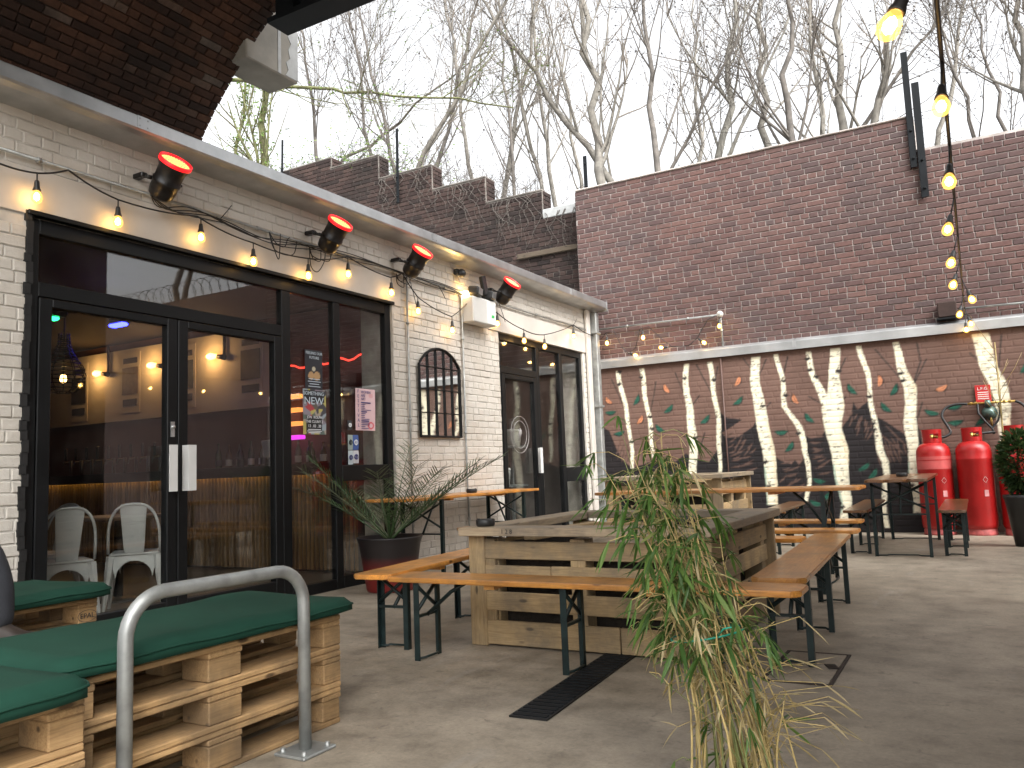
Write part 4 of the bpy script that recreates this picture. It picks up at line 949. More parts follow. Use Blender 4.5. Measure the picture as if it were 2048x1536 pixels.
def f1(u, v):
    if blob(u, v, .35, .38, .10) or blob(u, v, .68, .38, .11): return (.45, .28, .13)
    if blob(u, v, .5, .54, .06): return (.5, .45, .32)
    return (.018, .02, .028)
rq = random.Random(8); pal = [(.05, .05, .06), (.25, .22, .26), (.10, .14, .12), (.45, .40, .12), (.40, .05, .06), (.12, .10, .08), (.35, .30, .25), (.30, .36, .40)]
cells = [(rq.random(), rq.random(), rq.choice(pal)) for _ in range(60)]
def f2(u, v):
    if .70 < v < .97 and .05 < u < .92: return (.012, .014, .02)
    if v < .42 and .14 < u < .82 and v > .05: return (.014, .014, .016)
    return min(cells, key=lambda c: (c[0] - u) ** 2 + ((c[1] - v) * 1.9) ** 2)[2]
def f3(u, v):
    if abs(math.hypot((u - .78) * .55, v - .12) - .07) < .02: return (.62, .10, .12)
    if math.hypot((u - .78) * .55, v - .84) < .06: return (.62, .34, .36)
    return (.66, .46, .48)
p1_ = poster(5.36, 1.94, .215, .37, f1, "dark upright gig poster with yellow figures above the collage poster")
letters(p1_, "FEELING OUR", 5.36, 2.095, .034, M['ink_pale']); letters(p1_, "FUTURE", 5.36, 2.055, .034, M['ink_pale'])
for k, s in enumerate((.14, .16, .12, .15)): obj("print_line", MB().box((-.0475, 5.36, 1.865 - k * .022), (.001, s, .006)), M['ink_pale'], p1_)
p2_ = poster(5.365, 1.575, .285, .40, f2, "busy collage poster reading SOMETHING NEW on the glass")
letters(p2_, "SOMETHING", 5.35, 1.735, .046, M['ink_pale'], .98); letters(p2_, "NEW", 5.35, 1.668, .092, M['ink_pale'], 1.15)
for s, z, sz in (("JON  ROLPH", 1.525, .034), ("THE CLUNY 2", 1.487, .034), ("13 . 03 . 20", 1.448, .036)): letters(p2_, s, 5.355, z, sz, M['ink_white'])
for k, s in enumerate((.16, .18, .15)): obj("print_line", MB().box((-.0475, 5.355, 1.418 - k * .014), (.001, s, .006)), M['ink_white'], p2_)
p3_ = poster(6.055, 1.625, .285, .40, f3, "pink festival poster with navy lettering down its edge", tilt=.02)
for k, c_ in enumerate("FESTIVAL"): letters(p3_, c_, 5.945 - .0 * k, 1.795 - k * .046, .046, M['ink_navy'], 1.0)
for s, z in (("WOMEN", 1.79), ("ARE", 1.757), ("ART", 1.724)): letters(p3_, s, 5.985, z, .036, M['ink_navy'], 1.0, align='LEFT')
for k in range(15):
    L_ = random.uniform(.05, .15); obj("print_line", MB().box((-.0475, 5.985 + L_ / 2, 1.69 - k * .0175), (.001, L_, .006 if k % 5 else .011)), M['ink_navy'], p3_)
def sticker(y, z, wd, h, col, label, mark):
    t = poster(y, z, wd, h, lambda u, v: col, label, name="window_sticker", cat="sticker")
    mk = MB(); pts = [(-.0475, y + wd * .3 * math.cos(a), z + wd * .3 * math.sin(a)) for a in [2 * math.pi * i / 16 for i in range(17)]]; mk.tube(pts, .004, 4, cap=False); mk.box((-.0475, y, z), (.001, wd * .14, h * .4)); obj("mark", mk, mark, t)
sticker(5.905, 1.31, .075, .14, (.05, .10, .30), "blue sticker with pale ring in the stack under the pink poster", M['ink_white'])
sticker(5.83, 1.31, .065, .14, (.30, .36, .34), "pale green sticker beside the blue sticker under the pink poster", M['black_print'])
sticker(5.905, 1.175, .075, .12, (.50, .50, .52), "white sticker with red and blue print below the blue sticker", M['led_ink'] if 'led_ink' in M else M['ink_navy'])
sticker(5.83, 1.17, .065, .13, (.42, .48, .50), "pale lower sticker at the glass edge by the mullion", M['ink_navy'])
sticker(5.825, 1.47, .055, .09, (.04, .04, .045), "small dark sticker with white squiggle above the sticker stack", M['ink_white'])

# ================================================================ LIGHTS AND CABLES ON THE FACADE
def bulb_on(t, p, length=.13, hang=(0, 0, -1), k=1.0):
    """a short lead, socket and bulb hanging from point p"""
    p = Vector(p); h = Vector(hang).normalized()
    R_ = Vector((0, 0, -1)).rotation_difference(h).to_matrix()
    if length > .005: obj("lead", MB().tube([p, p + h * length], .0045, 6), M['cable'], t)
    q = p + h * length
    s = obj("bulb_socket", MB().lathe([(.004, .012), (.012, .008), (.015, -.005), (.018, -.035), (.024, -.052), (.024, -.058), (.016, -.058)], q, 12, R_), M['socket'], t)
    obj("bulb", MB().lathe([(.015, -.056), (.021, -.066), (.030, -.088), (.032, -.104), (.027, -.122), (.015, -.133), (0, -.137)], q, 14, R_), M['bulb'], s)
    obj("filament", MB().lathe([(0, -.066), (.012, -.077), (.018, -.094), (.015, -.110), (0, -.122)], q, 8, R_), M['filament'], s)
def catenary(pts, sag=.03, n=6):
    out = []
    for a, b in zip(pts[:-1], pts[1:]):
        a, b = Vector(a), Vector(b)
        for i in range(n):
            u = i / n; q = a.lerp(b, u); q.z -= sag * 4 * u * (1 - u) * min(1, (b - a).length / .5); out.append(q)
    out.append(Vector(pts[-1])); return out
X = .075
s1 = thing("string_lights", "black festoon cable with warm bulbs looped along the white facade", "string lights", (X, 6, 2.7), 0, "festoon string lights")
nodes = [(1.6, 3.0), (2.58, 2.94), (2.82, 2.95), (3.01, 3.03), (3.36, 2.93), (4.01, 2.98), (4.55, 2.90), (5.16, 2.90), (5.69, 3.03), (6.32, 2.95), (6.52, 3.03), (6.79, 2.82), (7.40, 2.71), (7.82, 2.99), (8.40, 2.90), (9.05, 2.78), (9.60, 2.78), (10.57, 3.05), (11.3, 2.97), (11.46, 2.96)]
obj("cable", MB().tube(catenary([(X, y, z) for y, z in nodes], .02), .0065, 6), M['cable'], s1)
for (y, z) in ((2.81, 2.95), (3.36, 2.93), (4.04, 2.98), (4.55, 2.90), (5.17, 2.90), (5.69, 3.03), (6.33, 2.95), (6.77, 2.83), (7.40, 2.71), (8.39, 2.92), (9.05, 2.79), (9.62, 2.78), (10.55, 3.05)):
    bulb_on(s1, (X + .004, y, z), .075 if z > 2.99 else .06)
s2 = thing("string_lights", "black festoon cable with warm bulbs drooping under the wall pipe", "string lights", (1, 11.55, 2.7), 0, "festoon string lights")
Y2 = 11.56
n2 = [(0.08, 2.96), (.16, 3.05), (.30, 3.05), (.42, 2.78), (.52, 2.68), (.63, 2.76), (.72, 3.04), (.86, 3.06), (1.05, 2.85), (1.20, 2.72), (1.45, 2.70), (1.58, 2.79), (1.76, 3.05), (1.88, 3.10)]
obj("cable", MB().tube([(x, Y2, z) for x, z in n2], .0065, 6), M['cable'], s2)
bulb_on(s2, (.17, Y2, 3.04), .06); bulb_on(s2, (.76, Y2, 3.06), .06); bulb_on(s2, (1.93, Y2 - .02, 3.08), .05)
bulb_on(s2, (.53, Y2 - .03, 2.69), .02, (.8, 0, -.35)); bulb_on(s2, (1.16, Y2 - .03, 2.71), .02, (-.9, 0, .05)); bulb_on(s2, (1.60, Y2 - .03, 2.80), .03, (.7, 0, -.6))
s3 = thing("string_lights", "long festoon cable of warm bulbs hung from overhead down to the mural coping", "string lights", (5, 7, 2.4), 0, "festoon string lights")
B3 = [(4.94, 2.3, 2.14), (5.0, 3.33, 2.28), (5.0, 4.36, 2.30), (4.98, 5.39, 2.32), (4.975, 6.42, 2.33), (4.97, 7.45, 2.36), (5.05, 8.48, 2.39), (4.98, 9.51, 2.42), (5.04, 10.54, 2.45), (5.01, 11.52, 2.52)]
c3 = [(4.99, 1.1, 2.75), (4.985, 1.7, 2.50)] + [(5.01, y + (.06 if i else .02), z + .20) for i, (x, y, z) in enumerate(B3)] + [(5.02, 11.62, 2.70)]
obj("cable", MB().tube(catenary(c3, .012, 4), .008, 8), M['cable'], s3)
for i, (x, y, z) in enumerate(B3):
    top = Vector((5.01, y + (.06 if i else .02), z + .20)); end = Vector((x, y, z + .07)); bulb_on(s3, top, (end - top).length, end - top)
def conduit(name, pts, label, r=.011, clips=True, mat='galv_dull'):
    t = thing(name, label, "conduit", pts[0]); obj("pipe", MB().tube(pts, r, 8), M[mat], t)
    if clips:
        L = 0; 
        for a, b in zip(pts[:-1], pts[1:]):
            a, b = Vector(a), Vector(b); n_ = max(1, int((b - a).length / .9))
            for i in range(n_):
                q = a.lerp(b, (i + .5) / n_); d = (b - a).normalized(); obj("clip", MB().tube([q - d * .012, q + d * .012], r * 1.7, 8), M[mat], t)
conduit("conduit", [(.022, 1.5, 3.06), (.022, 7.8, 3.045), (.022, 11.25, 3.05)], "thin metal conduit running along the facade below the gutter")
conduit("conduit", [(.022, 6.66, 3.04), (.022, 6.66, .05)], "vertical conduit on the white wall beside the festival poster window")
conduit("conduit", [(.022, 7.69, 3.03), (.022, 7.69, .9), (.03, 7.70, .05)], "vertical conduit on the white wall right of the arched mirror")
conduit("wall_pipe", [(.0, 11.66, 3.13), (1.92, 11.66, 3.12), (1.925, 11.66, 3.11), (1.93, 11.66, 2.66)], "slim galvanised pipe on the red brick holding the drooping festoon", .014)
conduit("wall_pipe", [(4.95, 11.66, 2.80), (6.4, 11.66, 2.77)], "slim galvanised pipe above the coping near the gas bottles", .014)
jb = thing("junction_box", "round pale junction box at the elbow of the wall pipe", "junction box", (1.92, 11.66, 3.12)); obj("body", MB().lathe([(0, .05), (.04, .05), (.045, .04), (.045, 0)], (1.925, 11.66, 3.125), 16, Euler((math.pi / 2, 0, 0)).to_matrix()), M['grey_plastic'], jb); obj("cap_screw", MB().box((1.925, 11.605, 3.125), (.012, .006, .012)), M['galv_dull'], jb)
wb = thing("wall_bracket_box", "dark square box on the brick above the coping by the string lights", "box", (4.82, 11.64, 2.75)); obj("body", MB().box((4.82, 11.64, 2.80), (.22, .16, .20), ch=.012), M['old_brick'], wb); obj("base_plate", MB().box((4.82, 11.63, 2.685), (.26, .18, .02)), M['steel_dark'], wb)
# LED stage lights
M['led_face'] = emit("red_led_face", (1, .16, .05), .55)
def par(lens, back, wallp, label):
    t = thing("stage_light", label, "stage light", back, 0, "red LED stage lights along the facade")
    L, B = Vector(lens), Vector(back); d = (L - B).normalized(); R_ = Vector((0, 0, 1)).rotation_difference(d).to_matrix(); o_ = B - d * .07
    S_ = lambda prof: [(r_ * 1.12, z * 1.14) for r_, z in prof]
    obj("can", MB().lathe(S_([(0, 0), (.055, .0), (.075, .02), (.082, .06), (.082, .105), (.088, .108), (.088, .125), (.082, .128), (.084, .20), (.098, .235), (.102, .25), (.102, .262), (.094, .262), (.090, .246)]), o_, 24, R_), M['black_metal'], t)
    le = obj("lens_rim", MB().lathe(S_([(.1025, .240), (.1035, .252), (.1025, .264), (.094, .264), (.090, .248)]), o_, 24, R_), M['led_red'], t)
    obj("led_face", MB().lathe(S_([(.091, .247), (.0, .247)]), o_, 24, R_), M['led_face'], le)
    dots = MB()
    for rr, n_ in ((.0, 1), (.019, 6), (.038, 12), (.057, 18), (.076, 24), (.092, 30)):
        for i in range(n_):
            a = 2 * math.pi * i / n_; c = o_ + R_ @ Vector((rr * math.cos(a), rr * math.sin(a), .284)); dots.lathe([(.0078, 0), (.006, .003), (0, .004)], c, 6, R_)
    stuff(obj("led_dots", dots, M['led_hot'], le, fix=False))
    W = Vector(wallp); side = d.cross(Vector((0, 0, 1))).normalized(); yk = MB()
    for sg in (-1, 1):
        e = o_ + d * .13 + side * sg * .12; yk.tube([e, e + (W - e) * .45 + side * sg * .01, W + Vector((.09, 0, 0))], .009, 5)
    obj("yoke", yk, M['black_metal'], t)
    obj("bracket", MB().box(W + Vector((.045, 0, 0)), (.10, .05, .035), ch=.005), M['black_metal'], t)
    obj("knob", MB().tube([o_ + d * .13 + side * .115, o_ + d * .13 + side * .15], .016, 8), M['black_plastic'], t)
PARS = [((.335, y, 3.222 + k), (.18, y + .015, 3.06 + k), (0, y - .07, 3.16 + k), l) for y, k, l in (
    (3.62, .0, "largest red LED stage light bracketed above the double doors"), (5.31, -.01, "red LED stage light above the poster windows"),
    (6.53, .0, "red LED stage light above the vertical conduit beside the mirror"), (8.35, .01, "red LED stage light beside the emergency light box"))]
for q in PARS: par(*q)
cbm = thing("cable_bundle", "loose black power cables sagging between the stage lights", "cables", (.05, 5, 3)); cm = MB(); rg_ = random.Random(4)
def smooth(pts, n=6):
    P = []
    for i in range(len(pts) - 1):
        p0, p1, p2, p3 = [Vector(pts[min(max(k, 0), len(pts) - 1)]) for k in (i - 1, i, i + 1, i + 2)]
        for s in range(n):
            u = s / n; P.append(.5 * ((2 * p1) + (p2 - p0) * u + (2 * p0 - 5 * p1 + 4 * p2 - p3) * u * u + (3 * p1 - p0 - 3 * p2 + p3) * u ** 3))
    P.append(Vector(pts[-1])); return P
for k in range(4):
    pts = [(.16, 3.55, 3.0), (.06, 3.7 + .05 * k, 2.97)]
    y = 4.0 + .1 * k
    while y < 8.1:
        pts.append((.035 + rg_.uniform(0, .03), y, 3.035 + .03 * math.sin(y * 2.1 + k * .6) + rg_.uniform(-.02, .02) - (.05 if 4.4 < y < 5.0 else 0))); y += .46
    pts.append((.12, 8.25, 3.0)); cm.tube(smooth(pts), .0045, 5)
for (y0, z0) in ((4.75, 3.04), (5.22, 3.02), (6.45, 3.02)):
    for k in range(3):
        a = rg_.uniform(.07, .22); y1 = y0 + rg_.uniform(.12, .36); h_ = [rg_.uniform(-.04, .04) for _ in range(5)]
        cm.tube(smooth([(.05, y0, z0), (.06, y0 + (y1 - y0) * .2 + h_[1], z0 - a * .8), (.07, (y0 + y1) / 2 + h_[2], z0 - a), (.06, y0 + (y1 - y0) * .85, z0 - a * .6 + h_[3]), (.05, y1, z0 + h_[4] * .4)], 5), .0045, 5)
for (y0, L) in ((6.66, .30), (8.5, .22), (4.25, -.12), (10.6, -.12), (7.2, .14)): cm.tube([(.05, y0, 3.03), (.07, y0 + .05, 3.03 - L * .6), (.08, y0 + .08, 3.03 - L)], .0035, 4)
stuff(obj("cable_runs", cm, M['cable'], cbm, fix=False))
em = thing("emergency_light", "pale emergency light box with two floodlight heads on the white wall", "emergency light", (0, 7.95, 2.7))
obj("housing", MB().box((.09, 7.96, 2.84), (.16, .50, .30), ch=.012), M['grey_plastic'], em); obj("lid_seam", MB().box((.171, 8.10, 2.84), (.004, .20, .27), ch=.001), M['white_handle'], em)
obj("exit_sticker", MB().box((.1745, 8.13, 2.80), (.003, .055, .032)), plain("exit_green", (.02, .42, .08), .4, bmp=0), em)
for y in (7.82, 8.12):
    hd = obj("lamp_head", MB().box((.13, y, 3.06), (.14, .17, .10), rot=(0, .15, .25), ch=.02), M['black_plastic'], em); obj("reflector", MB().box((.203, y + .01, 3.05), (.006, .13, .07), rot=(0, .15, .25)), M['galv'], hd); obj("stalk", MB().tube([(.09, y, 2.98), (.10, y, 3.03)], .012, 8), M['black_plastic'], hd)
obj("arm", MB().box((.14, 8.0, 3.16), (.05, .09, .22), rot=(.3, 0, 0), ch=.008), M['black_plastic'], em)
wl2 = thing("wall_light", "small warm glowing bulkhead lamp left of the emergency light box", "lamp", (.03, 7.68, 3.04)); obj("glow_bulb", MB().lathe([(0, .07), (.03, .06), (.04, .02), (.03, 0)], (.03, 7.72, 3.02), 12, Euler((0, math.pi / 2, 0)).to_matrix()), M['filament'], wl2); obj("backplate", MB().box((.012, 7.72, 3.02), (.02, .09, .09), ch=.004), M['grey_plastic'], wl2)
cc = thing("security_camera", "small black dome security camera under the gutter", "camera", (0, 7.6, 3.22)); obj("mount", MB().box((.03, 7.60, 3.26), (.06, .07, .07), ch=.012), M['black_plastic'], cc); obj("dome", MB().lathe([(.05, .0), (.05, .03), (.04, .055), (.02, .07), (0, .073)], (.05, 7.63, 3.25), 16, Euler((0, math.radians(100), .5)).to_matrix()), M['black_plastic'], cc)
# arched mirror
mr = thing("arched_mirror", "black framed arched window mirror hung on the white brick", "mirror", (.03, 7.21, 1.38))
def arch(y0, y1, z0, zs, zt, n=14):
    c = (y0 + y1) / 2; hw = (y1 - y0) / 2; h = zt - zs; Rr = (hw * hw + h * h) / (2 * h); a0 = math.asin(hw / Rr)
    return [(y0, z0), (y1, z0)] + [(c + Rr * math.sin(a), zt - Rr + Rr * math.cos(a)) for a in [a0 - 2 * a0 * i / n for i in range(n + 1)]]
A = arch(6.83, 7.59, 1.38, 2.14, 2.33); obj("mirror_pane", MB().prism(A, 0, .018, .022), M['mirror'], mr)
obj("frame", MB().tube([(.028, y, z) for y, z in A] + [(.028, *A[0])], .015, 6, smooth=False), M['frame'], mr)
br_ = MB()
for k in range(1, 5):
    y = 6.83 + .152 * k; zt = 2.14 + .19 * (1 - ((y - 7.21) / .38) ** 2); br_.box((.030, y, (1.38 + zt) / 2), (.014, .014, zt - 1.38)); 
for z in (1.63, 1.88, 2.12): br_.box((.030, 7.21, z), (.012, .74, .010))
obj("glazing_bar", br_, M['frame'], mr)

# ================================================================ FURNITURE
def leg_frame(parent, x, wd, H, inward):
    """folding leg pair across the bench at local x; local Y is across"""
    s = obj("leg_frame", MB().box((0, 0, H * .56), (.018, wd, .014)), M['leg_steel'], parent, False, (x, 0, 0))
    hw = wd / 2
    key = (wd, H, inward)
    if key not in LEGC:
        l = MB(); l.box((0, 0, H / 2), (.034, .005, H)); l.box((-.015, .013, H / 2), (.005, .03, H)); l = l.mesh("leg", M['leg_steel'])
        xb = MB()
        for sg in (-1, 1): xb.tube([(.0, -sg * hw, H * .62), (.0, sg * hw, H * .97)], .011, 5)
        lp = MB().tube([(0, -hw, .012), (.02, -hw * .6, .012), (.03, -hw * .5, .016), (.03, hw * .5, .016), (.02, hw * .6, .012), (0, hw, .012)], .007, 5)
        br = MB().tube([(0, 0, H * .55), (inward * .16, 0, H * .86), (inward * .26, 0, H * .985)], .011, 5) if inward else None
        LEGC[key] = (l, xb.mesh("cross_brace", M['leg_steel']), lp.mesh("foot_loop", M['leg_steel']), br.mesh("stay", M['leg_steel']) if br else None)
    l, xb, lp, br = LEGC[key]
    obj("leg", l, None, s, False, (0, -hw, 0)); obj("leg", l, None, s, False, (0, hw, 0), (0, 0, math.pi)); obj("cross_brace", xb, None, s, False); obj("foot_loop", lp, None, s, False)
    if br: obj("stay", br, None, s, False)
LEGC = {}
def bench(loc, rz, label, L=2.2, W=.25, H=.45, frames=None, mat='bench_wood', boards=1, name="beer_bench", cat="bench", group="folding beer garden benches"):
    t = thing(name, label, cat, loc, rz, group)
    T_ = .027
    for k in range(boards):
        w1 = W / boards
        top = obj("seat_plank" if cat == "bench" else "top_board", board_mesh(L, w1 - (.002 if boards > 1 else 0), T_, mat), M[mat], t, False, (L / 2, (k + .5) * w1 - W / 2, H - T_ / 2))
    fr_ = frames or [.27, L / 2, L - .27]
    for i, x in enumerate(fr_): leg_frame(t, x, W - .05, H - T_, 1 if i == 0 else (-1 if i == len(fr_) - 1 else 0))
    obj("underside_cleat", MB().box((L * .3, 0, H - T_ - .012), (.06, W * .8, .022)).box((L * .7, 0, H - T_ - .012), (.06, W * .8, .022)), M['bench_wood'], t, False)
    return t
BM = {}
def board_mesh(L, W, T_, mat):
    k = (L, round(W, 3), T_, mat)
    if k not in BM:
        c = .035; P = [(-L / 2 + c, -W / 2), (L / 2 - c, -W / 2), (L / 2, -W / 2 + c), (L / 2, W / 2 - c), (L / 2 - c, W / 2), (-L / 2 + c, W / 2), (-L / 2, W / 2 - c), (-L / 2, -W / 2 + c)]
        bm = bmesh.new(); vb = [bm.verts.new((x, y, -T_ / 2)) for x, y in P]; f = bm.faces.new(vb[::-1]); r_ = bmesh.ops.extrude_face_region(bm, geom=[f])
        bmesh.ops.translate(bm, verts=[v for v in r_["geom"] if isinstance(v, bmesh.types.BMVert)], vec=(0, 0, T_))
        bmesh.ops.recalc_face_normals(bm, faces=bm.faces); bmesh.ops.bevel(bm, geom=[e for e in bm.edges], offset=.005, segments=2, affect='EDGES')
        me = bpy.data.meshes.new("board"); bm.to_mesh(me); bm.free(); me.materials.append(M[mat]); BM[k] = me
    return BM[k]
PI2 = math.pi / 2
bench((2.01, 3.58, 0), math.radians(95.5), "orange pine bench standing between the palm pot and the large pallet planter", 2.2, .25, .45, [.25, 1.19, 1.95])
bench((2.10, 3.72, 0), math.radians(.6), "orange pine bench along the planter side facing the bamboo", 2.2, .25, .44, [.20, 1.08, 1.84])
bench((4.15, 3.90, 0), math.radians(92.5), "glossy orange pine bench along the planter side by the open floor", 2.35, .25, .455, [.28, 1.15, 2.15])
bench((1.70, 5.98, 0), 0, "pine bench tucked close behind the large pallet planter", 2.2, .25, .45)
bench((2.00, 6.46, 0), math.radians(1), "pine bench pulled up in front of the long table", 2.2, .25, .465)
bench((.63, 6.62, 0), 0, "pine bench reaching past the planter towards the white wall table", 2.2, .25, .47)
bench((1.90, 7.60, 0), 0, "pine bench on the mural side of the long table", 2.2, .25, .455)
bench((3.03, 8.65, 0), math.radians(91.5), "dark worn bench alongside the back planter", 2.2, .24, .455, None, 'dark_wood')
bench((3.88, 8.86, 0), math.radians(91), "dark worn bench on the planter side of the small table", 2.2, .24, .455, None, 'dark_wood')
bench((4.74, 8.76, 0), math.radians(90), "dark worn bench in front of the gas bottles", 2.1, .24, .455, None, 'dark_wood')
bench((1.93, 7.08, 0), math.radians(0), "long narrow pine beer table in front of the back planter", 2.25, .5, .76, [.28, 1.97], 'bench_wood', 3, "beer_table", "table", "folding beer garden tables")
bench((4.29, 8.62, 0), math.radians(90), "dark worn beer table in front of the painted birches by the gas bottles", 2.3, .56, .76, [.28, 2.05], 'dark_wood', 3, "beer_table", "table", "folding beer garden tables")
bench((.32, 5.86, 0), math.radians(90), "narrow pine beer table standing against the white wall", 2.5, .54, .775, [.55, 2.15], 'bench_wood', 3, "beer_table", "table", "folding beer garden tables")
def planter(x0, y0, wx, wy, H, label, seed, bands, over=.10):
    rr = random.Random(seed); t = thing("pallet_planter", label, "planter", (x0 + wx / 2, y0 + wy / 2, 0), 0, "pallet wood planters")
    def pl(nm, size, loc, rz=0, rot=None): return plank(nm, t, size, loc, rot or (0, 0, rz), M['planter_wood'], .004, True)
    # slatted sides
    for side in range(4):
        L = (wx if side % 2 == 0 else wy)
        for (za, zb) in bands:
            jz = rr.uniform(-.006, .006); h = zb - za
            parts_ = [(-L / 2, L / 2)] if rr.random() < .6 else [(-L / 2, rr.uniform(-.15, .25) * L), None]
            if parts_[-1] is None: parts_[-1] = (parts_[0][1] + .004, L / 2)
            for (a, b) in parts_:
                c = (a + b) / 2; ln = b - a; o_ = .012 + rr.uniform(-.002, .003)
                loc = [(x0 + wx / 2 + c, y0 - o_), (x0 + wx + o_, y0 + wy / 2 + c), (x0 + wx / 2 + c, y0 + wy + o_), (x0 - o_, y0 + wy / 2 + c)][side]
                plank("slat", t, (round(ln, 2), .022, round(h, 3)), (loc[0], loc[1], (za + zb) / 2 + jz), (0, rr.uniform(-.006, .006), 0 if side % 2 == 0 else PI2), M['planter_wood'], .004, True)
        for q in (-.46, -.02, .44):
            c = q * L; loc = [(x0 + wx / 2 + c, y0 + .045), (x0 + wx - .045, y0 + wy / 2 + c), (x0 + wx / 2 + c, y0 + wy - .045), (x0 + .045, y0 + wy / 2 + c)][side]
            pl("upright_block", (H - .08, .09, .12), (loc[0], loc[1], (H - .08) / 2 + .01), rot=(0, -PI2, 0 if side % 2 else PI2))
    for (cx_, cy_) in ((x0 - .018, y0 - .012), (x0 + wx + .018, y0 - .012), (x0 - .018, y0 + wy + .012), (x0 + wx + .018, y0 + wy + .012)):
        pl("corner_post", (H - .05, .034, .11), (cx_, cy_, (H - .05) / 2), rot=(0, -PI2, 0))
    # liner, soil and odd timbers in the opening
    ln = MB(); zt = H - .10
    for (a, b, c, d) in ((x0 + .1, x0 + wx - .1, y0 + .1, y0 + .11), (x0 + .1, x0 + wx - .1, y0 + wy - .11, y0 + wy - .1), (x0 + .1, x0 + .11, y0 + .1, y0 + wy - .1), (x0 + wx - .11, x0 + wx - .1, y0 + .1, y0 + wy - .1)):
        ln.box(((a + b) / 2, (c + d) / 2, zt / 2), (b - a, d - c, zt))
    obj("liner", ln, M['soil'], t)
    sm_ = MB(); nn = 12; vs = []
    for i in range(nn + 1):
        for j in range(nn + 1):
            u, v = i / nn, j / nn; vs.append((x0 + .1 + u * (wx - .2), y0 + .1 + v * (wy - .2), H - .20 + rr.uniform(-.015, .015) + .10 * math.exp(-((u - .42) ** 2 + (v - .5) ** 2) * 14)))
    sm_.add(vs, [(i * (nn + 1) + j, (i + 1) * (nn + 1) + j, (i + 1) * (nn + 1) + j + 1, i * (nn + 1) + j + 1) for i in range(nn) for j in range(nn)], True)
    obj("sand_heap", sm_, plain("pale_sand_%d" % seed, (.24, .19, .13), .95, var=.5, scale=8, bmp=.4), t)
    pl("inner_batten", (wx * .7, .08, .05), (x0 + wx * .45, y0 + wy - .2, H - .09), .05); pl("inner_batten", (wy * .6, .08, .05), (x0 + .2, y0 + wy * .5, H - .08), PI2 - .08)
    # mitred rim boards
    bw = .19; X0, X1, Y0, Y1 = x0 - over, x0 + wx + over, y0 - over, y0 + wy + over; zr = H - .024; th = .047
    rims = [[(X0, Y0), (X1, Y0), (X1 - bw, Y0 + bw), (X0 + bw, Y0 + bw)], [(X1, Y0), (X1, Y1), (X1 - bw, Y1 - bw), (X1 - bw, Y0 + bw)], [(X1, Y1), (X0, Y1), (X0 + bw, Y1 - bw), (X1 - bw, Y1 - bw)], [(X0, Y1), (X0, Y0), (X0 + bw, Y0 + bw), (X0 + bw, Y1 - bw)]]
    for i, P in enumerate(rims):
        c = Vector((sum(p[0] for p in P) / 4, sum(p[1] for p in P) / 4)); rz = 0 if i % 2 == 0 else PI2
        loc = []
        for p in P:
            d = (Vector(p) - c) * .996; loc.append((d.x * math.cos(-rz) - d.y * math.sin(-rz), d.x * math.sin(-rz) + d.y * math.cos(-rz)))
        bm = bmesh.new(); vb = [bm.verts.new((a, b, -th / 2)) for a, b in loc]; f = bm.faces.new(vb); ex = bmesh.ops.extrude_face_region(bm, geom=[f]); bmesh.ops.translate(bm, verts=[v for v in ex["geom"] if isinstance(v, bmesh.types.BMVert)], vec=(0, 0, th)); bmesh.ops.recalc_face_normals(bm, faces=bm.faces)
        bmesh.ops.bevel(bm, geom=list(bm.edges), offset=.004, segments=1, affect='EDGES')
        me = bpy.data.meshes.new("rim_board"); bm.to_mesh(me); bm.free(); me.materials.append(M['rim_wood'])
        obj("rim_board", me, None, t, True, (c.x, c.y, zr + rr.uniform(-.003, .003)), (0, 0, rz))
    return t
M['rim_wood'] = wood("rim_timber", (.22, .165, .105), (.42, .33, .22), .75, stain=(.15, .13, .105))
pA = planter(2.43, 4.10, 1.30, 1.40, .675, "large square pallet wood planter with a timber rim ringed by orange benches", 1, [(.015, .15), (.195, .30), (.355, .455), (.485, .585)])
st_ = bpy.data.objects.new("stamp", text_mesh("1 2 8", .036, M['black_print'])); st_.location = (2.66, 3.998, .652); st_.rotation_euler = (PI2, 0, 0); link(st_, pA)
pB = planter(1.16, 9.10, 1.26, 1.30, .86, "tall square pallet wood planter in front of the painted birch trunks", 2, [(.02, .14), (.2, .32), (.40, .52), (.62, .76)])
def ashtray(loc, label):
    t = thing("ashtray", label, "ashtray", loc, 0, "black ashtrays")
    if not hasattr(ashtray, "m"): ashtray.m = MB().lathe([(0, .0), (.05, 0), (.055, .006), (.057, .036), (.052, .04), (.044, .037), (.042, .012), (0, .010)], (0, 0, 0), 20).mesh("bowl", M['black_plastic']); ashtray.n = MB().box((.049, 0, .040), (.016, .012, .006)).box((-.049, 0, .040), (.016, .012, .006)).mesh("rest", M['black_plastic'])
    obj("bowl", ashtray.m, None, t, False); obj("rest", ashtray.n, None, t, False)
ashtray((2.45, 4.12, .676), "black ashtray on the stamped corner of the large planter rim"); ashtray((.40, 7.18, .776), "black ashtray on the table against the white wall")
ashtray((2.60, 6.98, .761), "black ashtray on the long table"); ashtray((4.28, 9.6, .761), "black ashtray on the dark table by the gas bottles"); ashtray((3.62, 4.25, .676), "black ashtray on the planter rim behind the bamboo")

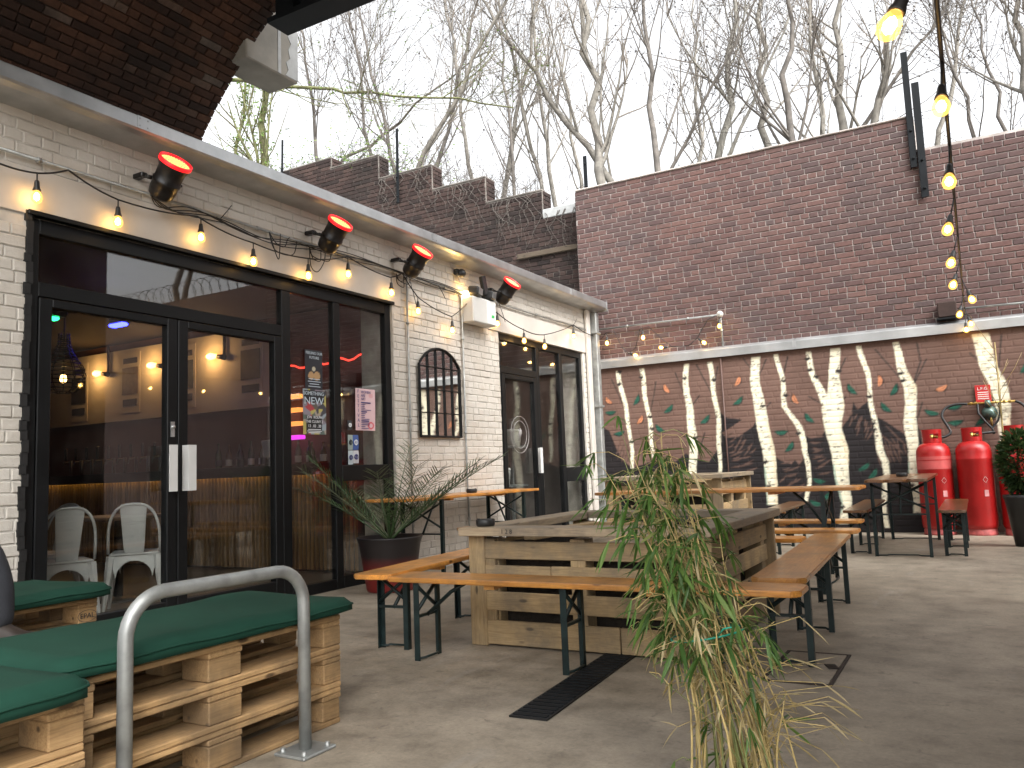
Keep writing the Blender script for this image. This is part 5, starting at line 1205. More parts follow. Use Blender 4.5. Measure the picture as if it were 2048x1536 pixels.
# ---------------------------------------------------------------- pallets, cushions
def pallet(x0, x1, y0, y1, z, label, epal=False):
    t = thing("pallet", label, "pallet", ((x0 + x1) / 2, (y0 + y1) / 2, z), 0, "euro pallets stacked as seats")
    L = y1 - y0; W = x1 - x0; rr = random.Random(hash((x0, z)) & 255); cy = (y0 + y1) / 2
    P = lambda nm, s, loc, rot=(0, 0, PI2): plank(nm, t, s, loc, (rot[0] + rr.uniform(-.004, .004), rot[1], rot[2] + rr.uniform(-.006, .006)), M['pallet_wood'], .004, True)
    J = lambda: rr.uniform(-.005, .005)
    for bx, bw in ((x0 + .07, .14), ((x0 + x1) / 2, .10), (x1 - .07, .14)):
        P("bottom_board", (L, bw, .021), (bx + J(), cy, z + .011)); P("deck_board", (L, bw, .021), (bx + J(), cy, z + .133))
    for bx in (x0 + W * .31, x1 - W * .31): P("deck_board", (L, .08, .021), (bx, cy, z + .133))
    for yy, bl in ((y0 + .05, .10), (cy, .145), (y1 - .05, .10)):
        P("stringer_board", (W, bl + .005, .021), ((x0 + x1) / 2, yy, z + .111), (0, 0, 0))
        for bx, bw in ((x0 + .07, .13), ((x0 + x1) / 2, .10), (x1 - .071, .138)): P("block", (bl, bw, .077), (bx + J(), yy + J(), z + .061))
    if epal:
        o = bpy.data.objects.new("stamp", text_mesh("EPAL", .036, M['black_print'])); o.location = (x1 + .003, y1 - .055, z + .060); o.rotation_euler = (PI2, 0, PI2); link(o, t)
        ov = MB().tube([(x1 + .003, y1 - .055 + .050 * math.cos(a), z + .060 + .029 * math.sin(a)) for a in [.3 + 5.6 * i / 30 for i in range(31)]], .0014, 4); obj("stamp_ring", ov, M['black_print'], t)
names = ("bottom", "middle", "top")
for (nm, x0, x1, y0, y1, ep) in (("seat stack behind the steel hoop", 2.06, 2.64, 1.45, 2.63, 0), ("seat stack with the sagging cushion at the end of the row", 2.24, 2.84, .22, 1.40, 0), ("stamped seat stack close to the white wall", .42, 1.02, 1.45, 2.63, 1)):
    for k in range(3): pallet(x0 + random.uniform(-.008, .008), x1 + random.uniform(-.008, .008), y0, y1, k * .1445, "%s pallet of the %s" % (names[k], nm), ep and k > 0)
def cushion(x0, x1, y0, y1, z, h, label, seed):
    t = thing("seat_cushion", label, "cushion", ((x0 + x1) / 2, (y0 + y1) / 2, z), 0, "green canvas seat cushions"); rr = random.Random(seed)
    nx_, ny_ = 14, 26; vs = []; fs = []; rd = .05
    def pt(u, v, top):
        x = x0 + u * (x1 - x0); y = y0 + v * (y1 - y0); e = min(u * (x1 - x0), (1 - u) * (x1 - x0), v * (y1 - y0), (1 - v) * (y1 - y0))
        k = min(1, e / rd); rise = math.sqrt(max(0, 1 - (1 - k) ** 2)); cx_ = (x0 + x1) / 2; cy_ = (y0 + y1) / 2
        cr_ = .94 + .06 * min(1, (min(u, 1 - u) + min(v, 1 - v)) * 8)
        x = cx_ + (x - cx_) * cr_; y = cy_ + (y - cy_) * cr_
        wob = .004 * math.sin(u * 5 + v * 7 + seed) + .0025 * math.sin(v * 23 + seed)
        return (x, y, z + (h * (.55 + .45 * rise) + wob if top else h * .12 * (1 - rise)))
    for top in (1, 0):
        b0 = len(vs)
        for i in range(nx_ + 1):
            for j in range(ny_ + 1): vs.append(pt(i / nx_, j / ny_, top))
        for i in range(nx_):
            for j in range(ny_):
                q = (b0 + i * (ny_ + 1) + j, b0 + (i + 1) * (ny_ + 1) + j, b0 + (i + 1) * (ny_ + 1) + j + 1, b0 + i * (ny_ + 1) + j + 1); fs.append(q if top else q[::-1])
    K_ = (nx_ + 1) * (ny_ + 1); ring = [i * (ny_ + 1) for i in range(nx_ + 1)] + [nx_ * (ny_ + 1) + j for j in range(1, ny_ + 1)] + [i * (ny_ + 1) + ny_ for i in range(nx_ - 1, -1, -1)] + [j for j in range(ny_ - 1, 0, -1)]
    for k in range(len(ring)): a, b = ring[k], ring[(k + 1) % len(ring)]; fs.append((a, a + K_, b + K_, b))
    obj("cover", MB().add(vs, fs, True), M['cushion'], t)
    sm_ = [Vector(vs[i]) - Vector((0, 0, h * .03)) for i in ring]; c_ = Vector(((x0 + x1) / 2, (y0 + y1) / 2, z + h * .5))
    obj("piping", MB().tube([p + (p - c_).normalized() * .002 for p in sm_] + [sm_[0]], .004, 5, cap=False), M['cushion'], t)
cushion(2.02, 2.69, 1.42, 2.72, .437, .062, "long green canvas cushion on the pallet seat behind the steel hoop", 1)
cushion(2.22, 2.92, .18, 1.40, .437, .065, "green canvas cushion on the neighbouring pallet seat with a rumpled corner", 2)
cushion(.36, 1.10, 1.40, 2.70, .437, .065, "green canvas cushion on the stamped pallet seat near the white wall", 3)
# steel hoop
hp_ = thing("steel_hoop", "galvanised steel hoop barrier bolted to the floor beside the green cushion", "barrier", (2.72, 2.0, 0))
a, b = Vector((2.765, 2.30, 0)), Vector((2.745, 1.58, 0)); zt = .665; rc = .13; d = (b - a).normalized(); pts = [a, a + Vector((0, 0, zt - rc))]
for i in range(1, 9): an = i / 8 * PI2; pts.append(a + d * (rc - rc * math.cos(an)) + Vector((0, 0, zt - rc + rc * math.sin(an))))
for i in range(0, 9): an = i / 8 * PI2; pts.append(b - d * (rc - rc * math.sin(an)) + Vector((0, 0, zt - rc + rc * math.cos(an))))
pts.append(b); obj("tube", MB().tube(pts, .0225, 18), M['galv_dull'], hp_)
for q in (a, b):
    pt_ = obj("base_plate", MB().box(q + Vector((0, 0, .006)), (.15, .17, .012), ch=.004), M['galv_dull'], hp_)
    for sx in (-1, 1):
        for sy in (-1, 1): obj("bolt", MB().lathe([(0, .014), (.010, .013), (.011, 0)], q + Vector((sx * .052, sy * .06, .012)), 6), M['galv_dull'], pt_)

# ================================================================ GAS BOTTLES
def gas(x, y, label, faded):
    t = thing("gas_bottle", label, "gas bottle", (x, y, 0), 0, "tall red propane bottles at the mural wall")
    r_ = .195
    if not hasattr(gas, "p"):
        body = MB().lathe([(0, .05), (.15, .055), (.185, .085), (r_, .13), (r_, .90), (r_ + .002, .905), (r_ + .002, .915), (r_, .92), (r_, .99), (.19, 1.03), (.172, 1.07), (.14, 1.105), (.09, 1.125), (.05, 1.135), (0, 1.137)], (0, 0, 0), 40)
        foot = MB().lathe([(.165, .10), (.172, .09), (.178, .02), (.186, .0), (.176, 0), (.168, .02), (.165, .085)], (0, 0, 0), 40)
        col = MB(); n_ = 40; prof = [(.105, 1.10), (.108, 1.13), (.110, 1.26), (.114, 1.285)]
        for i in range(n_):
            a0, a1 = 2 * math.pi * i / n_, 2 * math.pi * (i + 1) / n_
            op = any(abs((((a0 + a1) / 2 - c + math.pi) % (2 * math.pi)) - math.pi) < .42 for c in (-1.25, 1.9))
            for (ra, za), (rb, zb) in (((.106, 1.10), (.108, 1.175)), ((.108, 1.175), (.110, 1.235)), ((.110, 1.235), (.114, 1.287))):
                if op and za > 1.17 and za < 1.2: continue
                for k, rr in ((0, 0), (1, .006)):
                    col.add([((ra - rr) * math.cos(a0), (ra - rr) * math.sin(a0), za), ((ra - rr) * math.cos(a1), (ra - rr) * math.sin(a1), za), ((rb - rr) * math.cos(a1), (rb - rr) * math.sin(a1), zb), ((rb - rr) * math.cos(a0), (rb - rr) * math.sin(a0), zb)], [(0, 1, 2, 3) if not k else (3, 2, 1, 0)], True)
        valve = MB().tube([(0, 0, 1.12), (0, 0, 1.22)], .022, 10).tube([(0, 0, 1.19), (.09, -.06, 1.19)], .014, 8)
        gas.p = [("body", body.mesh("body", M['red_paint'])), ("foot_ring", foot.mesh("foot_ring", plain("scuffed_pink_red", (.42, .09, .085), .6, var=.5, scale=14, bmp=.1))), ("collar", col.mesh("collar", M['red_paint'], False)), ("valve", valve.mesh("valve", M['brass']))]
    for nm, me in gas.p: obj(nm, me, None, t, False)
    if faded: obj("faded_band", MB().lathe([(r_ + .0015, .80), (r_ + .0015, .955)], (0, 0, 0), 40), plain("faded_pink_band", (.50, .085, .08), .5, var=.2, scale=6, bmp=.05), t, False)
    # diamond hazard marks and a small tag
    a = -1.05; lb = MB(); c = Vector((math.cos(a), math.sin(a), 0)); tn = Vector((-math.sin(a), math.cos(a), 0)); o_ = c * (r_ + .003)
    zz = .66
    Pq = [o_ + tn * u + Vector((0, 0, zz + v)) for u, v in ((0, .036), (.03, 0), (0, -.036), (-.03, 0))]
    lb.tube(Pq + [Pq[0]], .0018, 4, cap=False); obj("hazard_diamond", lb, M['white'], t, False)
    obj("paper_tag", MB().box(o_ + Vector((0, 0, .50)), (.05, .003, .075), rot=(0, 0, a + PI2)), plain("tag_pink", (.55, .25, .25), .6, bmp=0), t, False)
gas(4.52, 11.40, "red gas bottle with a faded pink band beside the dark table", True)
gas(4.955, 11.38, "plain glossy red gas bottle in the middle of the three, its scuffed foot showing", False)
gas(5.385, 11.36, "red gas bottle partly behind the potted bay plant", False)
rgl = thing("gas_regulator", "round grey green regulator with brass fittings on the mural above the gas bottles", "regulator", (5.16, 11.55, 1.5))
Ry = Euler((PI2, 0, 0)).to_matrix()
obj("body", MB().lathe([(0, .0), (.06, .0), (.085, .02), (.088, .035), (.06, .05), (.045, .075), (.02, .085), (0, .087)], (5.17, 11.60, 1.46), 20, Ry), M['regulator'], rgl)
obj("top_cap", MB().tube([(5.16, 11.57, 1.54), (5.16, 11.57, 1.62)], [.04, .032], 12), M['regulator'], rgl)
obj("manifold", MB().tube([(4.93, 11.57, 1.585), (5.45, 11.57, 1.585)], .014, 8).tube([(5.17, 11.57, 1.585), (5.18, 11.56, 1.36), (5.18, 11.56, 1.30)], .013, 8), M['brass'], rgl)
for i, x in enumerate((4.97, 5.02, 5.32, 5.38)): obj("nut", MB().tube([(x, 11.57, 1.585), (x + .025, 11.57, 1.585)], .021, 6, smooth=False), M['brass'], rgl)
hs_ = MB()
for x in (5.05, 5.28): hs_.tube([(x, 11.56, 1.58), (x - .0, 11.53, 1.46), (x + (.06 if x < 5.1 else -.03), 11.52, 1.36), (5.18, 11.53, 1.27), (5.19, 11.5, 1.2)], .013, 8)
obj("pigtail", hs_, M['cable'], rgl)
def hose(pts, label):
    t = thing("gas_hose", label, "hose", pts[0], 0, "black gas hoses"); P = []
    for i in range(len(pts) - 1):
        p0, p1, p2, p3 = [Vector(pts[min(max(k, 0), len(pts) - 1)]) for k in (i - 1, i, i + 1, i + 2)]
        for s in range(6):
            u = s / 6; P.append(.5 * ((2 * p1) + (p2 - p0) * u + (2 * p0 - 5 * p1 + 4 * p2 - p3) * u * u + (3 * p1 - p0 - 3 * p2 + p3) * u ** 3))
    P.append(Vector(pts[-1])); obj("tube", MB().tube(P, .016, 8), M['cable'], t); obj("ferrule", MB().tube([P[-1], P[-1] + (P[-1] - P[-3]).normalized() * .05], .02, 8), M['brass'], t)
hose([(4.94, 11.57, 1.585), (4.82, 11.56, 1.59), (4.70, 11.54, 1.55), (4.65, 11.5, 1.45), (4.70, 11.48, 1.33), (4.73, 11.45, 1.24), (4.66, 11.42, 1.19), (4.58, 11.40, 1.19)], "black hose looping from the brass manifold to the faded bottle")
hose([(5.20, 11.5, 1.22), (5.15, 11.46, 1.22), (5.05, 11.42, 1.21), (5.0, 11.40, 1.20)], "short hose drooping to the middle gas bottle")
hose([(5.45, 11.57, 1.585), (5.52, 11.56, 1.54), (5.58, 11.53, 1.42), (5.55, 11.48, 1.30), (5.47, 11.42, 1.2)], "black hose curving right to the bottle behind the bay plant")
sg = thing("warning_sign", "small red notice with white lettering fixed above the regulator", "sign", (5.12, 11.61, 1.7)); obj("plate", MB().box((5.12, 11.607, 1.70), (.17, .008, .22), ch=.003), plain("sign_red", (.50, .02, .02), .4, bmp=0), sg)
me_ = text_mesh("L.P.G.", .05, M['white']); o = bpy.data.objects.new("lettering", me_); o.location = (5.12, 11.601, 1.765); o.rotation_euler = (PI2, 0, 0); link(o, sg)
for k in range(4): obj("print_line", MB().box((5.12, 11.6015, 1.72 - k * .026), (.12, .001, .009)), M['white'], sg)

# ================================================================ PLANTS
def leaf_geo(mb, p, d, nrm, L, W, fold=.25, droop=.0):
    """a lance leaf: two folded halves along d"""
    d = Vector(d).normalized(); s = d.cross(Vector(nrm)); s = s.normalized() if s.length > 1e-4 else d.orthogonal().normalized(); n_ = s.cross(d)
    vs = []; k = 5
    for i in range(k):
        u = i / (k - 1); wd = W * (math.sin(math.pi * min(1, u * .85 + .12)) ** .9) if i < k - 1 else .0; c = p + d * (L * u) - Vector((0, 0, 1)) * droop * u * u * L
        vs += [c - s * wd / 2 + n_ * fold * wd, c, c + s * wd / 2 + n_ * fold * wd]
    fs = []
    for i in range(k - 1):
        a = i * 3; fs += [(a, a + 1, a + 4, a + 3), (a + 1, a + 2, a + 5, a + 4)]
    mb.add(vs, fs, True)
def leafmat(name, stops, rough=.5, transl=.35):
    m, nt, b = base_mat(name); c = ramp(nt, tone(nt), stops); nt.links.new(c, b.inputs["Base Color"]); b.inputs["Roughness"].default_value = rough
    out = [n for n in nt.nodes if n.type == 'OUTPUT_MATERIAL'][0]; tr = N(nt, "ShaderNodeBsdfTranslucent"); nt.links.new(c, tr.inputs[0]); mx = N(nt, "ShaderNodeMixShader"); mx.inputs[0].default_value = transl
    nt.links.new(b.outputs[0], mx.inputs[1]); nt.links.new(tr.outputs[0], mx.inputs[2]); nt.links.new(mx.outputs[0], out.inputs[0]); return m
M['bamboo_leaf'] = leafmat("bamboo_leaf", [(0, (.045, .105, .018)), (.45, (.080, .165, .030)), (.8, (.14, .23, .05)), (.92, (.30, .30, .11)), (1, (.42, .36, .17))])
M['cane'] = plain("dry_cane", (.40, .30, .12), .55, var=.4, scale=18, bmp=.1)
M['green_cane'] = plain("green_cane", (.17, .19, .06), .5, var=.4, scale=18, bmp=.1)
bmb = thing("bamboo_plant", "tall thin bamboo with green and straw coloured leaves tied with green twine", "plant", (4.38, 2.25, 0))
obj("pot", MB().lathe([(0, 0), (.16, 0), (.18, .09), (.19, .09), (.19, .10), (.172, .10), (.168, .07), (0, .07)], (4.42, 2.30, 0), 28), M['black_plastic'], bmb)
obj("soil", MB().lathe([(.168, .075), (.1, .08), (0, .085)], (4.42, 2.30, 0), 20), M['soil'], bmb)
rb = random.Random(12); SHARED = []; tones = [[], []]
for k in range(8):
    mb = MB(); leaf_geo(mb, Vector((0, 0, 0)), (1, 0, 0), (0, 0, 1), 1, .085 + .006 * k, .22, .05 * (k % 4)); SHARED.append(mb.mesh("leaf", M['bamboo_leaf'], False))
leaves = []
def add_leaf(p, d, L, dry):
    leaves.append((Vector(p), Vector(d).normalized(), L, dry))
axis_pts = [(0.0, (4.40, 2.28)), (.35, (4.37, 2.26)), (.75, (4.24, 2.24)), (1.1, (4.14, 2.22)), (1.3, (4.11, 2.22))]
def axis(z): return np.array([np.interp(z, [a for a, b in axis_pts], [b[0] for a, b in axis_pts]), np.interp(z, [a for a, b in axis_pts], [b[1] for a, b in axis_pts])])
canes = []
for k in range(62):
    a = rb.uniform(0, 6.28); r0 = .17 * rb.random() ** .7 ; top = rb.choice((1.12, 1.05, .98, .9, .8, .7, .6, .5, .42)) * rb.uniform(.85, 1.03); sp = rb.uniform(.02, .13) * (1 if top > .7 else 1.7); aa = rb.uniform(0, 6.28)
    if k < 5: top = 1.10 - .04 * k; sp = .03
    pts = []
    for i in range(9):
        z = .08 + (top - .08) * i / 8; u = i / 8; c = axis(z); w_ = u * u
        pts.append(Vector((c[0] + r0 * math.cos(a) * (1 - u * .8) + sp * math.cos(aa) * w_, c[1] + r0 * math.sin(a) * (1 - u * .8) + sp * math.sin(aa) * w_, z)))
    canes.append(pts)
    rr = rb.uniform(.0022, .0045); dryc = rb.random() < .65
    obj("cane", MB().tube(pts, [rr * (1 - .65 * i / 8) for i in range(9)], 6), M['cane'] if dryc else M['green_cane'], bmb)
    # leaf sprays along the cane
    for i in range(2, 9):
        z = pts[i].z
        nb = rb.choice((1, 1, 2)) if z > .5 else rb.choice((0, 1, 1)) if z > .36 else rb.choice((0, 0, 1))
        for q in range(nb):
            an = rb.uniform(0, 6.28); tw = Vector((math.cos(an), math.sin(an), rb.uniform(-.1, .7))).normalized(); Lb = rb.uniform(.04, .12) * (1.0 if z > .45 else .8); e = pts[i] + tw * Lb
            e.z -= .02; dry = rb.random() < (.12 if z > .62 else .4 if z > .45 else .85)
            obj("side_shoot", MB().tube([pts[i], pts[i].lerp(e, .5) + Vector((0, 0, .012)), e], .0012, 4, cap=False), M['cane'] if dry or rb.random() < .5 else M['green_cane'], bmb)
            for l in range(rb.choice((3, 4, 5)) if not dry else rb.choice((1, 2))):
                an2 = an + rb.uniform(-1.1, 1.1); add_leaf(e, (math.cos(an2) * .6, math.sin(an2) * .6, rb.uniform(-1.3, .1)), rb.uniform(.05, .11) * (1 if not dry else .75), dry)
for k in range(26):     # dry straw spray to the right of the clump
    z = rb.uniform(.2, .5); c = axis(z); an = rb.uniform(-.6, .5); e = Vector((c[0] + rb.uniform(.10, .26), c[1] + rb.uniform(-.1, .1), z + rb.uniform(-.03, .16)))
    obj("side_shoot", MB().tube([(c[0] + .02, c[1], z - .08), ((c[0] + e.x) / 2, c[1], (z + e.z) / 2 + .02), e], .0013, 4, cap=False), M['cane'], bmb); add_leaf(e, (math.cos(an), math.sin(an) * .5, rb.uniform(-.9, .4)), rb.uniform(.05, .1), True)
order = sorted(range(len(leaves)), key=lambda i: -leaves[i][2]); rest = MB(); tn = []
M['dry_leaf'] = leafmat("dry_bamboo_leaf", [(0, (.34, .26, .10)), (1, (.60, .50, .30))])
DRY = []
for me in SHARED:
    q = me.copy(); q.transform(Matrix.Diagonal((1, .6, .6, 1))); q.materials.clear(); q.materials.append(M['dry_leaf']); DRY.append(q)
rest_d = MB(); tn_d = []
for j, i in enumerate(order):
    p, d, L, dry = leaves[i]; up = Vector((rb.uniform(-.5, .5), rb.uniform(-.5, .5), 1)); s = d.cross(up).normalized(); n_ = s.cross(d)
    F = Matrix(((d.x, -s.x, n_.x, p.x), (d.y, -s.y, n_.y, p.y), (d.z, -s.z, n_.z, p.z), (0, 0, 0, 1))) @ Matrix.Scale(L, 4)
    if j < 300:
        o = bpy.data.objects.new("leaf", (DRY if dry else SHARED)[rb.randrange(8)]); o.matrix_basis = F; link(o, bmb)
    else:
        tgt, tt = (rest_d, tn_d) if dry else (rest, tn); n0 = len(tgt.v); leaf_geo(tgt, p, d, n_, L, .105 * L, .22, .1); tt.extend([rb.uniform(.01, .8)] * (len(tgt.v) - n0))
for mb, tt, mt in ((rest, tn, M['bamboo_leaf']), (rest_d, tn_d, M['dry_leaf'])):
    if mb.v:
        me = mb.mesh("leaves", mt, False); at = me.attributes.new("tone", 'FLOAT', 'POINT'); at.data.foreach_set("value", tt); stuff(obj("leaves", me, None, bmb))
tw_ = [Vector((axis(.53)[0] + .10 * math.cos(a), axis(.53)[1] + .10 * math.sin(a), .53 + .018 * math.cos(a))) for a in [2 * math.pi * i / 24 for i in range(25)]]
obj("twine", MB().tube(tw_, .0028, 5, cap=False).tube([tw_[20], tw_[20] + Vector((.03, -.03, .03)), tw_[20] + Vector((.05, -.03, .035))], .0025, 5), plain("green_twine", (.02, .30, .20), .6, bmp=0), bmb)

def frond_mesh(L, arch, rb, nl=20, ll=.14):
    mb = MB(); pts = []
    for i in range(13): u = i / 12; pts.append(Vector((L * u * math.cos(arch * u * .6), 0, L * u * .85 - arch * .42 * L * u * u)))
    mb.tube(pts, [.006 * (1 - .8 * i / 12) + .001 for i in range(13)], 5)
    for i in range(nl):
        u = .22 + .78 * i / nl; f_ = u * 12; k = min(11, int(f_)); p = pts[k].lerp(pts[k + 1], f_ - k); t = (pts[k + 1] - pts[k]).normalized()
        for sg in (-1, 1):
            d = (t * .62 + Vector((0, sg, 0)) * .8 + Vector((0, 0, rb.uniform(-.1, .45)))).normalized(); leaf_geo(mb, p + t * .012 * sg, d, (0, 0, 1), ll * (1.1 - .8 * abs(u - .45)) * rb.uniform(.75, 1.1), .0095, .3, .05)
    return mb
M['palm'] = plain("palm_green", (.045, .085, .028), .45, var=.45, scale=9, bmp=.05)
M['palm_old'] = plain("palm_grey_green", (.10, .12, .06), .5, var=.4, scale=9, bmp=.05)
def pot_fade():
    m, nt, b = base_mat("black_to_red_glaze"); co = nt.nodes.new("ShaderNodeTexCoord"); sx = N(nt, "ShaderNodeSeparateXYZ"); nt.links.new(co.outputs["Object"], sx.inputs[0])
    f = noise(nt, coords(nt, "World"), 9, 4); ad = N(nt, "ShaderNodeMath", operation='MULTIPLY_ADD'); ad.inputs[1].default_value = .05; nt.links.new(f, ad.inputs[0]); nt.links.new(sx.outputs[2], ad.inputs[2])
    c = ramp(nt, ad.outputs[0], [(.0, (.17, .013, .011)), (.20, (.14, .012, .010)), (.33, (.016, .012, .012)), (1, (.014, .014, .015))]); nt.links.new(c, b.inputs["Base Color"]); b.inputs["Roughness"].default_value = .42; return m
M['pot_fade'] = pot_fade()
pp_ = thing("potted_palm", "spiky date palm in a wide pot glazed black fading to red by the white wall", "plant", (.47, 5.72, 0))
obj("pot", MB().lathe([(0, 0), (.20, 0), (.21, .02), (.268, .40), (.285, .445), (.290, .455), (.285, .462), (.268, .46), (.25, .41), (0, .40)], (0, 0, 0), 36), M['pot_fade'], pp_, False); obj("soil", MB().lathe([(.252, .405), (.12, .42), (0, .425)], (0, 0, 0), 20), M['soil'], pp_, False)
rp = random.Random(21)
spec_ = [(1.12, .55, 18, 0), (1.0, .78, 205, 0), (.98, .36, 112, 0), (.86, .66, 165, 1), (.76, .60, 300, 1), (.95, .42, 55, 0), (.80, .15, 90, 0), (.82, .12, 240, 0), (.90, .25, 5, 0), (.72, .08, 330, 0), (.72, .85, 80, 1), (.84, .72, 350, 1), (.68, .95, 140, 1), (.76, .05, 180, 0), (.9, .50, 250, 1)]
for L, ar, an, old in spec_:
    obj("frond", frond_mesh(L, ar, rp, 21, .22).mesh("frond", M['palm_old'] if old else M['palm'], False), None, pp_, False, (.01 * math.cos(an), .01 * math.sin(an), .42), (0, rp.uniform(-.25, .1), math.radians(an)))
for k in range(9):
    sp_ = MB(); a = rp.uniform(0, 6.28); leaf_geo(sp_, Vector((0, 0, .43)), (math.cos(a) * .28, math.sin(a) * .28, 1), (math.cos(a), math.sin(a), 0), rp.uniform(.3, .5), .012, .3); obj("spear_leaf", sp_.mesh("spear_leaf", M['palm'], False), None, pp_, False)
bay = thing("potted_bay_tree", "leafy bay plant with bare cane in a tapered dark pot before the gas bottle", "plant", (5.36, 10.05, 0))
obj("pot", MB().lathe([(0, 0), (.10, 0), (.16, .47), (.175, .50), (.175, .53), (.16, .53), (.15, .48), (0, .46)], (0, 0, 0), 28), M['black_plastic'], bay, False); obj("stem", MB().tube([(-.1, 0, .46), (-.11, 0, 1.2), (-.10, 0, 2.15)], [.012, .010, .006], 7), M['cane'], bay, False)
tw2 = MB()
for k in range(14):
    z = rp.uniform(1.3, 2.1); a = rp.uniform(0, 6.28); L = rp.uniform(.15, .45); tw2.tube([(-.11, 0, z), (-.11 + L * .4 * math.cos(a), L * .4 * math.sin(a), z + L * .6), (-.11 + L * .6 * math.cos(a), L * .6 * math.sin(a), z + L)], [.004, .003, .0015], 4)
obj("bare_twigs", tw2, M['cane'], bay, False)
M['bay_leaf'] = leafmat("bay_leaf", [(0, (.02, .045, .012)), (.7, (.05, .10, .03)), (1, (.10, .15, .05))])
bl_ = MB(); tb_ = []
for k in range(2200):
    a = rp.uniform(0, 6.28); ct = rp.uniform(-1, 1); r_ = rp.uniform(.3, 1) ** .5; st2 = math.sqrt(1 - ct * ct); p = Vector((.02 + .20 * r_ * st2 * math.cos(a), .20 * r_ * st2 * math.sin(a), .86 + .34 * r_ * ct))
    d = Vector((st2 * math.cos(a), st2 * math.sin(a), ct * .6 + rp.uniform(-.5, .5))); n0 = len(bl_.v); leaf_geo(bl_, p, d, (rp.uniform(-1, 1), rp.uniform(-1, 1), 1), rp.uniform(.04, .075), .028, .2); tb_.extend([rp.uniform(.01, 1)] * (len(bl_.v) - n0))
me = bl_.mesh("crown", M['bay_leaf'], False); at = me.attributes.new("tone", 'FLOAT', 'POINT'); at.data.foreach_set("value", tb_); stuff(obj("crown", me, None, bay, False))

# ================================================================ TREES BEYOND THE WALL
BK = [plain("grey_bark", (.185, .172, .150), .9, var=.4, scale=7, bmp=.4), plain("dark_bark", (.12, .108, .096), .9, var=.4, scale=7, bmp=.4), plain("pale_bark", (.21, .20, .175), .85, var=.4, scale=9, bmp=.3), plain("mossy_bark", (.13, .135, .06), .95, var=.5, scale=6, bmp=.5)]
TWG = [plain("grey_twig", (.20, .175, .15), .9, bmp=0), plain("dark_twig", (.11, .096, .085), .9, bmp=0), plain("pale_twig", (.16, .14, .12), .9, bmp=0), plain("olive_twig", (.10, .095, .05), .9, bmp=0)]
M['ivy'] = leafmat("ivy_leaf", [(0, (.05, .10, .015)), (.6, (.13, .22, .04)), (1, (.24, .32, .09))])
def rnd_dir(rr, d, spread):
    o_ = d.orthogonal().normalized(); b_ = d.cross(o_); a = rr.uniform(0, 6.28); return (d * math.cos(spread) + (o_ * math.cos(a) + b_ * math.sin(a)) * math.sin(spread)).normalized()
def limb(rr, p, d, L, n_, wob, up):
    pts = [Vector(p)]
    for i in range(n_):
        d = (d + Vector((rr.uniform(-wob, wob), rr.uniform(-wob, wob), rr.uniform(-wob, wob) + up))).normalized(); pts.append(pts[-1] + d * (L / n_))
    return pts
LBL = {0: "grey", 1: "dark", 2: "pale smooth", 3: "moss and ivy covered"}
